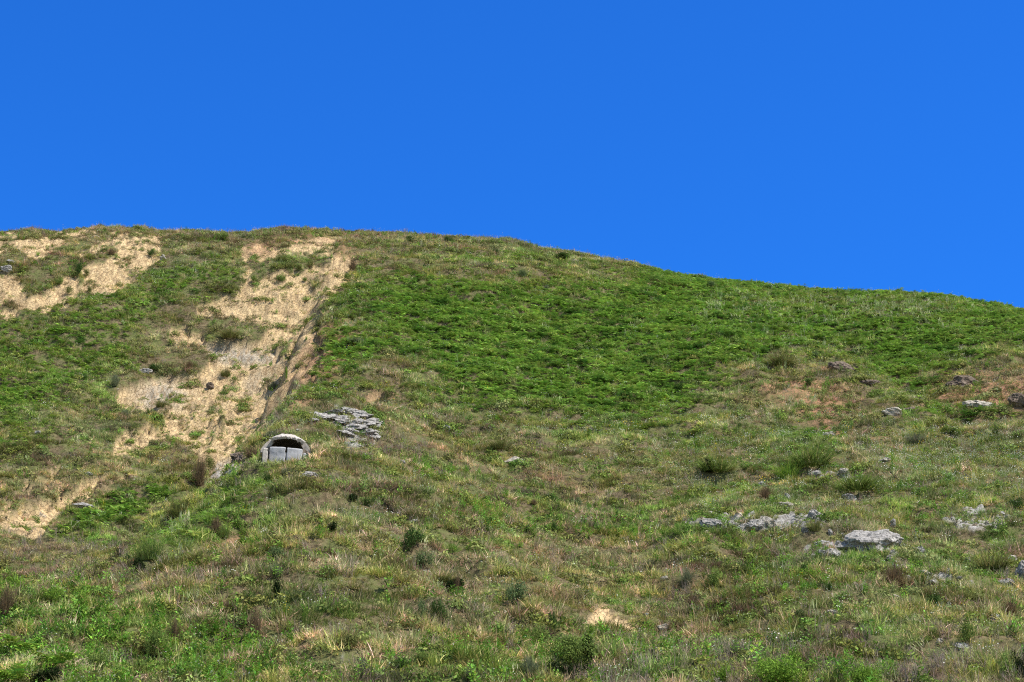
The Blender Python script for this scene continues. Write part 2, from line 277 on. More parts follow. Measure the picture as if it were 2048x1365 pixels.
def principled(nt, out, c, rough=.9, bump=None, dist=.05, strength=1., spec=.25):
    p = N(nt, 'ShaderNodeBsdfPrincipled'); p.inputs['Roughness'].default_value = rough; p.inputs['Specular IOR Level'].default_value = spec
    if isinstance(c, tuple): p.inputs['Base Color'].default_value = (*c, 1)
    else: nt.links.new(c, p.inputs['Base Color'])
    if bump is not None:
        b = N(nt, 'ShaderNodeBump'); b.inputs['Distance'].default_value = dist; b.inputs['Strength'].default_value = strength
        nt.links.new(bump, b.inputs['Height']); nt.links.new(b.outputs[0], p.inputs['Normal'])
    nt.links.new(p.outputs[0], out.inputs[0]); return p
def math_(nt, op, a, b):
    n = N(nt, 'ShaderNodeMath', operation=op)
    for i, v in enumerate((a, b)):
        if isinstance(v, (int, float)): n.inputs[i].default_value = v
        else: nt.links.new(v, n.inputs[i])
    return n.outputs[0]

mg, nt, out = newmat("hillside_soil")
geo = N(nt, 'ShaderNodeNewGeometry').outputs['Position']
n1 = noise(nt, .7, 6, .65, geo); n2 = noise(nt, 5, 5, .7, geo); n3 = noise(nt, 22, 3, .7, geo)
soil = mixc(nt, ramp(nt, n2, .35, .65), (.085, .066, .038), (.19, .15, .09))
soil = mixc(nt, ramp(nt, n1, .42, .6), soil, (.12, .135, .05))
mp = N(nt, 'ShaderNodeMapping'); mp.inputs['Rotation'].default_value = (0, 0, R(32)); mp.inputs['Scale'].default_value = (1.6, .7, 1.2); nt.links.new(geo, mp.inputs[0])
vo = N(nt, 'ShaderNodeTexVoronoi', feature='DISTANCE_TO_EDGE'); vo.inputs['Scale'].default_value = 2.4
wv = N(nt, 'ShaderNodeVectorMath', operation='ADD'); nt.links.new(mp.outputs[0], wv.inputs[0]); nt.links.new(noise(nt, 1.5, 4, .6, geo, 1), wv.inputs[1]); nt.links.new(wv.outputs[0], vo.inputs['Vector'])
crk = ramp(nt, vo.outputs[0], .0, .07)
sandc = mixc(nt, ramp(nt, n1, .38, .62), (.61, .455, .255), (.45, .33, .18))
sandc = mixc(nt, ramp(nt, n2, .45, .75), sandc, (.66, .51, .33))
sandc = mixc(nt, attr(nt, 'clay'), sandc, mixc(nt, n2, (.46, .41, .335), (.35, .31, .26)))
sandc = mixc(nt, math_(nt, 'MULTIPLY', math_(nt, 'SUBTRACT', 1., crk), ramp(nt, n1, .4, .6)), sandc, (.30, .21, .13))
sandc = mixc(nt, math_(nt, 'MULTIPLY', ramp(nt, n3, .60, .70), .35), sandc, (.27, .18, .10))
ms = N(nt, 'ShaderNodeMapping'); ms.inputs['Rotation'].default_value = (0, 0, R(-30)); ms.inputs['Scale'].default_value = (2.6, .45, .6); nt.links.new(geo, ms.inputs[0])
stk = noise(nt, 1.3, 6, .65, ms.outputs[0]); sandc = mixc(nt, math_(nt, 'MULTIPLY', ramp(nt, stk, .46, .62), .75), sandc, (.36, .25, .145))
c = mixc(nt, attr(nt, 'bare'), soil, sandc)
c = mixc(nt, attr(nt, 'rocky'), c, mixc(nt, ramp(nt, n2, .38, .6), (.22,.205,.19), (.40,.385,.37)))
c = mixc(nt, math_(nt, 'MULTIPLY', attr(nt, 'red'), ramp(nt, n2, .3, .6)), c, (.37, .20, .12))
h = math_(nt, 'ADD', math_(nt, 'MULTIPLY', n2, .7), math_(nt, 'ADD', math_(nt, 'MULTIPLY', n3, .16), math_(nt, 'MULTIPLY', math_(nt, 'MULTIPLY', crk, attr(nt, 'bare')), .35)))
principled(nt, out, c, .95, h, .16, 1., .1)
MAT_G = mg

def foliage_mat(name, typ='INSTANCER', tint=None, trans=.22, alb=1.0):
    m, nt, out = newmat(name)
    vc = attr(nt, 'vc', 'GEOMETRY', 'Color')
    mm = N(nt, 'ShaderNodeMix', data_type='RGBA', blend_type='MULTIPLY'); mm.inputs[0].default_value = 1
    nt.links.new(vc, mm.inputs[6])
    if tint is None: nt.links.new(attr(nt, 'tint', 'INSTANCER', 'Color'), mm.inputs[7])
    else: mm.inputs[7].default_value = (*tint, 1)
    d = N(nt, 'ShaderNodeBsdfDiffuse'); t = N(nt, 'ShaderNodeBsdfTranslucent'); a = N(nt, 'ShaderNodeMixShader'); a.inputs[0].default_value = trans
    nt.links.new(mm.outputs[2], d.inputs[0]); nt.links.new(mm.outputs[2], t.inputs[0])
    nt.links.new(d.outputs[0], a.inputs[1]); nt.links.new(t.outputs[0], a.inputs[2]); nt.links.new(a.outputs[0], out.inputs[0])
    return m
MAT_F = foliage_mat("leaves_and_blades")

def rock_mat(name, c1, c2, c3):
    m, nt, out = newmat(name); tcn = N(nt, 'ShaderNodeNewGeometry').outputs['Position']
    a = noise(nt, 2.2, 6, .7, tcn); b = noise(nt, 11, 5, .75, tcn)
    cc = mixc(nt, ramp(nt, a, .35, .65), c1, c2); cc = mixc(nt, ramp(nt, b, .52, .66), cc, c3)
    v = N(nt, 'ShaderNodeTexVoronoi', feature='DISTANCE_TO_EDGE'); v.inputs['Scale'].default_value = 2.6
    av = N(nt, 'ShaderNodeVectorMath', operation='ADD'); nt.links.new(tcn, av.inputs[0]); nt.links.new(noise(nt, 3, 4, .6, tcn, 1), av.inputs[1]); nt.links.new(av.outputs[0], v.inputs['Vector'])
    k = ramp(nt, v.outputs[0], 0, .06); cc = mixc(nt, math_(nt, 'MULTIPLY', math_(nt, 'SUBTRACT', 1., k), .6), cc, (.12, .105, .09))
    hh = math_(nt, 'ADD', math_(nt, 'MULTIPLY', b, .6), math_(nt, 'ADD', a, math_(nt, 'MULTIPLY', k, .3)))
    principled(nt, out, cc, .92, hh, .12, 1., .15); return m
ROCK = rock_mat("grey_limestone", (.35,.335,.335), (.48,.46,.44), (.25,.235,.215))
ROCKP = rock_mat("pale_limestone", (.46,.42,.365), (.55,.505,.44), (.29,.25,.20))
ROCKD = rock_mat("brown_weathered_stone", (.19,.145,.115), (.27,.215,.18), (.12,.09,.07))

# ------------------------------------------------------------------ mesh building
def mesh_np(name, V, F, mat, attrs=None, smooth=False):
    me = bpy.data.meshes.new(name); V = np.asarray(V, np.float32); F = np.asarray(F, np.int32); k = F.shape[1]
    me.vertices.add(len(V)); me.vertices.foreach_set('co', V.ravel())
    me.loops.add(F.size); me.loops.foreach_set('vertex_index', F.ravel())
    me.polygons.add(len(F)); me.polygons.foreach_set('loop_start', np.arange(0, F.size, k, dtype=np.int32)); me.polygons.foreach_set('loop_total', np.full(len(F), k, np.int32))
    if smooth: me.polygons.foreach_set('use_smooth', np.ones(len(F), bool))
    if mat: me.materials.append(mat)
    for an, (ty, arr) in (attrs or {}).items():
        at_ = me.attributes.new(an, ty, 'POINT')
        at_.data.foreach_set('color' if ty == 'FLOAT_COLOR' else 'value', np.asarray(arr, np.float32).ravel())
    me.update(calc_edges=True); me.validate(); return me
def link(name, data, parent=None, **props):
    o = bpy.data.objects.new(name, data); col.objects.link(o)
    if parent is not None: o.parent = parent
    for k, v in props.items():
        if v: o[k] = v
    return o

nu, ny = len(GU), len(GY); idx = np.arange(nu*ny).reshape(nu, ny)
F = np.stack([idx[:-1,:-1], idx[1:,:-1], idx[1:,1:], idx[:-1,1:]], -1).reshape(-1, 4)
V = np.stack([XX, YY, GZ], -1).reshape(-1, 3)
me = mesh_np("hillside", V, F, MAT_G, {'bare': ('FLOAT', bare), 'clay': ('FLOAT', np.clip(Z0['clay'], 0, 1)*rnear), 'rocky': ('FLOAT', Z0['rocky']*rnear), 'red': ('FLOAT', np.clip(Z0['red'], 0, 1)*rnear)}, True)
link("hillside", me, kind='structure')
# the flat land around the foot of the hill, out to the horizon
bm = bmesh.new(); bmesh.ops.create_circle(bm, cap_ends=True, segments=64, radius=3500)
me = bpy.data.meshes.new("ground"); bm.to_mesh(me); bm.free(); me.materials.append(MAT_G); g = link("ground", me, kind='structure'); g.location = (0, 0, -.55)

# ------------------------------------------------------------------ plant prototypes (instanced by the ground-cover objects)
class Leafer:
    def __init__(s): s.v = []; s.f = []; s.c = []
    def strip(s, pts, widths, side, colr):
        b = len(s.v)
        for p, w in zip(pts, widths):
            s.v.append(p - side*w/2); s.v.append(p + side*w/2); s.c += [colr, colr]
        for k in range(len(pts)-1): s.f.append((b+2*k, b+2*k+1, b+2*k+3, b+2*k+2))
    def quad(s, c, a, b_, colr):
        b = len(s.v); s.v += [c-a, c-b_*.9+a*.1, c+a, c+b_*.9+a*.1]; s.c += [colr]*4; s.f.append((b, b+1, b+2, b+3))
    def mesh(s, name, mat):
        cc = np.array([(*c, 1) for c in s.c]); return mesh_np(name, np.array([list(p) for p in s.v]), np.array(s.f), mat, {'vc': ('FLOAT_COLOR', cc)})
def rv(s=1.): return Vector((random.gauss(0, s), random.gauss(0, s), random.gauss(0, s)))
def shade(lo=.7, hi=1.25, hue=.08):
    k = random.uniform(lo, hi); return (k*(1+random.uniform(-hue, hue)), k, k*(1+random.uniform(-hue, hue)))
STRAW = (2.3, 1.6, 2.6)
def blade(L, base, ang, lean, ln, w, colr, segs=3, droop=.5):
    d = Vector((math.cos(ang), math.sin(ang), 0)); side = Vector((-d.y, d.x, 0)); side = (side + rv(.35)).normalized(); pts = []; p = base.copy(); t = lean
    for k in range(segs+1):
        pts.append(p.copy()); p = p + (d*math.sin(t) + Vector((0, 0, math.cos(t))))*(ln/segs); t += droop/segs
    L.strip(pts, [w*(1-k/segs)**.7 + .004 for k in range(segs+1)], side, colr)
def p_tuft(n=34, h=.38, w=.022, spread=.16, strawp=.15, droop=.9, leanr=.9):
    L = Leafer()
    for _ in range(n):
        a = random.uniform(0, 6.283); r = spread*random.random()**.5
        c_ = shade(); 
        if random.random() < strawp: c_ = tuple(x*y for x, y in zip(c_, STRAW))
        blade(L, Vector((r*math.cos(a), r*math.sin(a), -.05)), a+random.gauss(0, .6), random.uniform(.05, leanr), h*random.uniform(.5, 1.1), w, c_, 3, random.uniform(.2, droop))
    return L
def p_cushion(n=70, rad=.28, h=.22, s=.035):
    L = Leafer()
    for _ in range(n):
        a = random.uniform(0, 6.283); e = math.acos(random.uniform(.05, 1)); q = random.uniform(.6, 1)
        c_ = Vector((rad*math.sin(e)*math.cos(a), rad*math.sin(e)*math.sin(a), h*math.cos(e)))*q
        n_ = (c_.normalized() + rv(.5)).normalized(); t = n_.orthogonal().normalized(); t.rotate(Matrix.Rotation(random.uniform(0, 6.28), 3, n_)); b = n_.cross(t)
        k = random.uniform(.6, 1.3); L.quad(c_, t*s*k*1.3, b*s*k*.6, shade(.55, 1.3, .12))
    return L
def p_fern(n=7, ln=.75):
    L = Leafer()
    for i in range(n):
        a = i*6.283/n + random.uniform(-.4, .4); d = Vector((math.cos(a), math.sin(a), 0)); side = Vector((-d.y, d.x, 0)); t = random.uniform(.15, .5); p = Vector((0, 0, 0)); ll = ln*random.uniform(.7, 1.15); c0 = shade(.75, 1.2)
        S = 9
        for k in range(S):
            st = (d*math.sin(t) + Vector((0, 0, math.cos(t))))*(ll/S); q = p + st; t += .19 + random.uniform(0, .05)
            if k > 1:
                w = ll*.40*(1-(k-1)/(S-.5))**.9 + .02
                for sgn in (-1, 1):
                    dd = (side*sgn + st.normalized()*.45).normalized(); dip = Vector((0, 0, -.18*w)); cc = tuple(x*random.uniform(.8, 1.2) for x in c0)
                    b = len(L.v); hw = st*.42; L.v += [q-hw, q+hw*.9, q+dd*w+dip+hw*.25, q+dd*w+dip-hw*.25]; L.c += [cc]*4; L.f.append((b, b+1, b+2, b+3))
            p = q
    return L
def p_weed(n=6, h=.5, s=.065):
    L = Leafer()
    for _ in range(n):
        a = random.uniform(0, 6.283); lean = random.uniform(0, .45); d = Vector((math.cos(a)*math.sin(lean), math.sin(a)*math.sin(lean), math.cos(lean))); base = Vector((random.uniform(-.14, .14), random.uniform(-.14, .14), 0)); hh = h*random.uniform(.5, 1.15)
        L.strip([base, base+d*hh], [.012, .006], Vector((1, 0, 0)), (.8, .8, .6))
        m = int(hh/.04); c0 = shade(.75, 1.2)
        for k in range(m):
            z = hh*(.25+.75*k/m); aa = k*2.4; o = Vector((math.cos(aa), math.sin(aa), random.uniform(.1, .9))).normalized(); ss = s*random.uniform(.6, 1.2)*(1.15-.5*k/m)
            b_ = o.cross(Vector((0, 0, 1))).normalized(); L.quad(base+d*z+o*ss, o*ss, b_*ss*.42, tuple(x*random.uniform(.75, 1.25) for x in c0))
    return L
def p_dead(n=26):
    L = Leafer()
    for _ in range(n):
        a = random.uniform(0, 6.283); c_ = shade(.5, 1.5, .12); blade(L, Vector((random.uniform(-.25, .25), random.uniform(-.25, .25), random.uniform(.02, .12))), a, random.uniform(.7, 1.5), random.uniform(.12, .34), random.uniform(.018, .04), c_, 3, random.uniform(.3, 2.2))
    return L
def p_twig(n=16, h=.6):
    L = Leafer()
    for _ in range(n):
        a = random.uniform(0, 6.283); b = Vector((random.uniform(-.2, .2), random.uniform(-.2, .2), 0)); c_ = shade(.6, 1.3); hh = h*random.uniform(.5, 1.2); ln_ = random.uniform(0, .45)
        blade(L, b, a, ln_, hh, .013, c_, 2, .2)
        d = Vector((math.cos(a)*math.sin(ln_), math.sin(a)*math.sin(ln_), math.cos(ln_)))
        for k in range(3): blade(L, b+d*hh*random.uniform(.4, .85), random.uniform(0, 6.28), random.uniform(.3, .9), hh*random.uniform(.15, .35), .009, c_, 1, 0)
    return L
def p_flower(n=9):
    L = Leafer()
    for _ in range(n):
        x, y = random.gauss(0, .16), random.gauss(0, .16); z = random.uniform(.22, .42); L.strip([Vector((x*.7, y*.7, 0)), Vector((x, y, z))], [.006, .006], Vector((1, 0, 0)), (.3, .45, .15))
        s = random.uniform(.012, .024); n_ = Vector((random.uniform(-.5, .5), random.uniform(-.9, .2), 1)).normalized(); t = n_.orthogonal().normalized(); L.quad(Vector((x, y, z)), t*s, n_.cross(t)*s, (1, 1, 1))
    return L
def p_tall(n=9):
    L = Leafer()
    for _ in range(n):
        a = random.uniform(0, 6.28); b = Vector((random.uniform(-.3, .3), random.uniform(-.3, .3), 0)); ln_ = random.uniform(0, .3); hh = random.uniform(.6, 1.15); blade(L, b, a, ln_, hh, .012, shade(.7, 1.1), 3, .25)
        d = Vector((math.cos(a)*math.sin(ln_+.12), math.sin(a)*math.sin(ln_+.12), math.cos(ln_+.12))); L.strip([b+d*hh*.7, b+d*hh*.85, b+d*hh*1.05], [.008, .035, .006], Vector((1, 0, 0)), shade(1.1, 1.5))
    return L
def p_stone(s=.08):
    L = Leafer(); me = bpy.data.meshes.new("stone"); b = bmesh.new(); bmesh.ops.create_icosphere(b, subdivisions=1, radius=s)
    for v in b.verts: v.co = Vector((v.co.x*1.2, v.co.y, v.co.z*.6))*random.uniform(.75, 1.25)
    b.to_mesh(me); b.free(); me.materials.append(random.choice([ROCK, ROCKP])); return me
def protos(name, meshes):
    c_ = bpy.data.collections.new(name)
    for k, m_ in enumerate(meshes):
        o = bpy.data.objects.new(name + "_%02d" % k, m_); c_.objects.link(o)
    return c_
def mk(name, f, n, **k): return protos(name, [f(**k).mesh(name, MAT_F) for _ in range(n)])
P_TUFT = protos("tuft_kinds", [p_tuft(36, .36).mesh("t", MAT_F), p_tuft(44, .30, .02, .2, .25).mesh("t", MAT_F), p_tuft(30, .46, .02, .12, .1, 1.4).mesh("t", MAT_F), p_tuft(40, .24, .022, .24, .3, .6, 1.3).mesh("t", MAT_F), p_tuft(30, .42, .018, .2, .4, 1.2).mesh("t", MAT_F)])
P_CUSH = mk("cushion_kinds", p_cushion, 4); P_FERN = mk("bracken_kinds", p_fern, 4); P_WEED = mk("weed_kinds", p_weed, 4)
P_DEAD = mk("litter_kinds", p_dead, 4); P_TWIG = mk("twig_kinds", p_twig, 4); P_FLOW = mk("flower_kinds", p_flower, 3); P_TALL = mk("reed_kinds", p_tall, 3); P_STONE = protos("stone_kinds", [p_stone() for _ in range(4)])

def gn_scatter(name, collection):
    ng = bpy.data.node_groups.new(name, 'GeometryNodeTree')
    ng.interface.new_socket('Geometry', in_out='INPUT', socket_type='NodeSocketGeometry'); ng.interface.new_socket('Geometry', in_out='OUTPUT', socket_type='NodeSocketGeometry')
    gi = ng.nodes.new('NodeGroupInput'); go = ng.nodes.new('NodeGroupOutput'); iop = ng.nodes.new('GeometryNodeInstanceOnPoints'); ci = ng.nodes.new('GeometryNodeCollectionInfo')
    ci.inputs['Collection'].default_value = collection; ci.inputs['Separate Children'].default_value = True; ci.inputs['Reset Children'].default_value = True
    def na(nm, dt):
        n = ng.nodes.new('GeometryNodeInputNamedAttribute'); n.data_type = dt; n.inputs['Name'].default_value = nm; return n.outputs['Attribute']
    e = ng.nodes.new('FunctionNodeEulerToRotation'); L = ng.links.new
    L(gi.outputs[0], iop.inputs['Points']); L(ci.outputs[0], iop.inputs['Instance']); iop.inputs['Pick Instance'].default_value = True
    L(na('pick', 'INT'), iop.inputs['Instance Index']); L(na('rot', 'FLOAT_VECTOR'), e.inputs[0]); L(e.outputs[0], iop.inputs['Rotation']); L(na('scl', 'FLOAT_VECTOR'), iop.inputs['Scale']); L(iop.outputs[0], go.inputs[0])
    return ng
A_Y0, A_Y1, A_U = 47.0, 178.0, .345
AREA = A_U*(A_Y1**2-A_Y0**2)
keep_out = []       # (x, y, radius) kept clear of ground cover
def candidates(per_m2):
    n = int(AREA*per_m2); y = np.sqrt(rng.uniform(A_Y0**2, A_Y1**2, n)); u = rng.uniform(-A_U, A_U, n); x = u*y
    r = np.interp(u, GU, RIDGE); k = y < r+5; x, y = x[k], y[k]; z = height(x, y)
    k = np.hypot(x-BC[0], (y-BC[1])) > BR*1.02; k &= ~((np.abs(x-BC[0]+.1) < BR*1.05) & (y > BC[1]-BR*1.18) & (y < BC[1]))
    for (kx, ky, kr) in keep_out: k &= np.hypot(x-kx, y-ky) > kr
    x, y, z = x[k], y[k], z[k]; return x, y, z, zones(x, y, z)
def scatter(name, label, category, coll, nk, x, y, z, scl, tint, tilt=.25, lean=0.):
    n = len(x); me = bpy.data.meshes.new(name); me.vertices.add(n); me.vertices.foreach_set('co', np.stack([x, y, z], -1).astype(np.float32).ravel())
    rot = np.stack([rng.normal(lean, tilt, n), rng.normal(0, tilt, n), rng.uniform(0, 6.283, n)], -1)
    sc = np.stack([scl*rng.uniform(.9, 1.1, n), scl*rng.uniform(.9, 1.1, n), scl*rng.uniform(.8, 1.25, n)], -1)
    for an, ty, arr in (('rot', 'FLOAT_VECTOR', rot), ('scl', 'FLOAT_VECTOR', sc), ('tint', 'FLOAT_COLOR', np.concatenate([np.clip(tint, 0, 1), np.ones((n, 1))], 1))):
        a = me.attributes.new(an, ty, 'POINT'); a.data.foreach_set('color' if ty == 'FLOAT_COLOR' else 'vector', arr.astype(np.float32).ravel())
    a = me.attributes.new('pick', 'INT', 'POINT'); a.data.foreach_set('value', rng.integers(0, nk, n).astype(np.int32))
    o = link(name, me, label=label, category=category, kind='stuff'); md = o.modifiers.new("scatter", 'NODES'); md.node_group = gn_scatter(name, coll); print(name, n); return o
def C(*c): return np.array(c)
def lerp(a, b, t): t = np.clip(t, 0, 1)[:, None]; return a*(1-t) + b*t
OLIVE, STRAWC, BROWN, GREYG, LUSH, BRK = C(.29,.325,.08), C(.48,.415,.225), C(.34,.265,.145), C(.36,.38,.20), C(.20,.36,.075), C(.205,.345,.06)

# ------------------------------------------------------------------ the concrete bunker
from mathutils import noise as mnoise
def nz(p, s, k=0.): return mnoise.noise(Vector(p)*s + Vector((k, k*1.7, -k)))
def conc_mat(name, c1, c2, stain):
    m, nt, out = newmat(name); t = N(nt, 'ShaderNodeNewGeometry').outputs['Position']
    a = noise(nt, 3, 6, .7, t); b = noise(nt, 18, 5, .75, t)
    mpp = N(nt, 'ShaderNodeMapping'); mpp.inputs['Scale'].default_value = (9, 9, .9); nt.links.new(t, mpp.inputs[0]); st = noise(nt, 1.0, 5, .6, mpp.outputs[0])
    cc = mixc(nt, ramp(nt, a, .35, .65), c1, c2); cc = mixc(nt, math_(nt, 'MULTIPLY', ramp(nt, st, .5, .7), .5), cc, stain); cc = mixc(nt, math_(nt, 'MULTIPLY', ramp(nt, b, .58, .68), .5), cc, stain)
    principled(nt, out, cc, .9, math_(nt, 'ADD', a, math_(nt, 'MULTIPLY', b, .4)), .05, .4, .2); return m
CONC = conc_mat("weathered_concrete", (.38,.345,.325), (.52,.485,.46), (.21,.165,.13))
CONCW = conc_mat("smooth_concrete", (.33,.335,.37), (.43,.435,.465), (.23,.22,.225))
CONC_SHADE = conc_mat("painted_shade_concrete", (.10,.085,.07), (.16,.135,.115), (.05,.045,.04))  # shade inside the chamber, painted in as darker concrete
bunker = link("bunker", None, label="small domed concrete bunker with a dark slit, on the grassy spur", category="bunker"); bunker.location = (BC[0], BC[1], BZ)
bunker.rotation_euler = (0, R(2), math.atan2(-BC[0], BC[1]))
RX, RZ = BR*1.07, BR*.80
def dome():
    bm = bmesh.new(); NA, NE = 240, 26; rows_o = []; rows_i = []
    RS = RX/math.sin(R(70)); c70 = math.cos(R(70))
    def cut(f):                                    # lower edge of the shell: the wide flat-topped firing slit in front, the skirt elsewhere
        if abs(f) > R(80): return R(-6)
        e = 62.
        while e > -6:
            th_ = (math.pi/2 - R(e))*.78; x = RS*math.sin(th_)*math.sin(f); b = RS*(math.cos(th_)-c70)*.956 + RS*math.sin(th_)*math.cos(f)*.29
            if abs(x) < 1.06*BR/1.27 and (b < .30 or (abs(x)/(1.06*BR/1.27))**2.7 + ((b-.30)/(.50*BR/1.27))**2.7 < 1): return R(e)
            e -= .5
        return R(-6)
    for i in range(NA):
        ph = 2*math.pi*i/NA; f = math.atan2(math.sin(ph), math.cos(ph))            # f = 0 looks out of the front (-y)
        low = cut(f); op = 1. if low > 0 else 0.
        low += R(1.6)*nz((math.cos(ph)*4, math.sin(ph)*4, 1), 1.) + R(1.2)*nz((math.cos(ph)*16, math.sin(ph)*16, 2), 1.)
        if f > R(38): low -= R(4)*float(sstep(R(38), R(60), f))                    # the right end hangs lower and is knocked about
        ro, ri = [], []
        for j in range(NE+1):
            e = low + (math.pi/2 - low)*j/NE; ei = (low - R(1)*op) + (math.pi/2 - low + R(1)*op)*j/NE
            for (ang, k, lst) in ((e, 1., ro), (ei, .88, ri)):
                k = k if k == 1. else .95-.10*min(1, abs(f)/R(70)); th_ = (math.pi/2 - ang)*.78; p = Vector((RS*k*math.sin(th_)*math.sin(f), -RS*k*math.sin(th_)*math.cos(f), RS*(k*math.cos(th_) - math.cos(R(70)))))
                p += p.normalized()*(.03*nz(p, 3.) + .03*nz(p, 9., 3) + (.09*nz(p, 6., 7)+.05*nz(p, 15., 9) if j == 0 else 0))
                lst.append(bm.verts.new(p))
        rows_o.append(ro); rows_i.append(ri)
    for i in range(NA):
        a, b = rows_o[i], rows_o[(i+1) % NA]; c_, d = rows_i[i], rows_i[(i+1) % NA]
        for j in range(NE): bm.faces.new((a[j], b[j], b[j+1], a[j+1])); q_ = bm.faces.new((d[j], c_[j], c_[j+1], d[j+1])); q_.material_index = 1 if j > 0 else 0
        bm.faces.new((b[0], a[0], c_[0], d[0]))
    bmesh.ops.remove_doubles(bm, verts=bm.verts, dist=.002); me = bpy.data.meshes.new("dome"); bm.to_mesh(me); bm.free(); me.materials.append(CONC); me.materials.append(CONC_SHADE); return me
link("dome", dome(), bunker)
def wall_slab(x0, x1, z0, z1, yf, th, curve, seed, chip=0.0):
    bm = bmesh.new(); NX, NZ = 26, 22; g = {}
    for s in (0, 1):
        for i in range(NX+1):
            for k in range(NZ+1):
                u, w = i/NX, k/NZ; x = x0+(x1-x0)*u; zc = z0+(z1-z0)*w
                ex = min(u, 1-u)*(x1-x0); ez = (1-w)*(z1-z0); rd = .07
                inset = 0
                if ex < rd and ez < rd: q = math.hypot(rd-ex, rd-ez); inset = max(0, q-rd)
                y = yf + curve*(x*x) + (th if s else 0) + (0 if s else .03*max(0, 1-min(ex, ez)/.045)**2)
                p = Vector((x, y, zc)); p += Vector((nz(p, 6, seed)*.012, nz(p, 4, seed)*.012, nz(p, 7, seed+2)*.012))
                if ex < .05 and chip: p.x += (1 if u < .5 else -1)*chip*max(0, nz((x*2, 3, zc), 7, seed)+.2)
                if inset: p += Vector(((1 if u < .5 else -1)*inset*.7, 0, -inset*.7))
                g[s, i, k] = bm.verts.new(p)
    for i in range(NX):
        for k in range(NZ):
            bm.faces.new((g[0,i,k], g[0,i+1,k], g[0,i+1,k+1], g[0,i,k+1])); bm.faces.new((g[1,i+1,k], g[1,i,k], g[1,i,k+1], g[1,i+1,k+1]))
    for i in range(NX): bm.faces.new((g[0,i,NZ], g[0,i+1,NZ], g[1,i+1,NZ], g[1,i,NZ])); bm.faces.new((g[0,i+1,0], g[0,i,0], g[1,i,0], g[1,i+1,0]))
    for k in range(NZ): bm.faces.new((g[0,0,k+1], g[1,0,k+1], g[1,0,k], g[0,0,k])); bm.faces.new((g[0,NX,k], g[1,NX,k], g[1,NX,k+1], g[0,NX,k+1]))
    me = bpy.data.meshes.new("wall_panel"); bm.to_mesh(me); bm.free(); me.materials.append(CONCW); return me
s_ = BR/1.27
link("wall_panel", wall_slab(-.90*s_, -.035*s_, -1.2, .0*s_, -.80*BR, .22, .16, 1, .05), bunker)
link("wall_panel", wall_slab(.005*s_, .84*s_, -1.2, -.015*s_, -.795*BR, .22, .16, 5, .03), bunker)
link("wall_block", wall_slab(.87*s_, 1.05*s_, -1.2, -.16*s_, -.64*BR, .3, .1, 8, .02), bunker)
lb = link("wall_block", wall_slab(-1.24*s_, -.95*s_, -1.2, -.15*s_, -.86*BR, .5, -.05, 11, .10), bunker, label="broken left block with chipped pale edge"); lb.data.materials[0] = CONC
bm = bmesh.new()     # back of the ring wall, closing the chamber behind the slit
NA = 60; prev = None
for i in range(NA+1):
    ph = R(-128) + R(256)*i/NA + math.pi
    q = [bm.verts.new((rr*math.sin(ph), -rr*math.cos(ph), z)) for rr, z in ((BR*.84, -1.3), (BR*.84, .1), (BR*.72, .1), (BR*.72, -1.3))]
    if prev: [bm.faces.new((prev[k], q[k], q[k+1], prev[k+1])) for k in range(3)]
    prev = q
me = bpy.data.meshes.new("ring_wall"); bm.to_mesh(me); bm.free(); me.materials.append(CONC_SHADE); link("ring_wall", me, bunker)

# ------------------------------------------------------------------ rocks
def blob(bm, c, sx, sy, sz, seed, cuts=14, rough=.10, sub=4):
    r = random.Random(seed); res = bmesh.ops.create_icosphere(bm, subdivisions=sub, radius=1.0); vs = res['verts']
    pl = []
    for _ in range(cuts):
        n = Vector((r.gauss(0, 1), r.gauss(0, 1), r.gauss(0, .8))).normalized(); pl.append((n, r.uniform(.62, .9)))
    for v in vs:
        p = v.co.copy()
        for n, o in pl:
            d = p.dot(n)
            if d > o: p -= n*(d-o)*.92
        q = p + Vector((seed*1.3, 0, 0)); k = mnoise.fractal(q*1.6, .9, 2.1, 5)*rough*2.2; lay = math.sin((p.z*9 + p.x*2.5 + 2*mnoise.noise(q*2)))
        cr = abs(mnoise.noise(q*3.1)); p *= 1 + k + .035*lay - (.16*(1-cr/.07) if cr < .07 else 0)
        v.co = Vector((c[0]+p.x*sx, c[1]+p.y*sy, c[2]+p.z*sz))
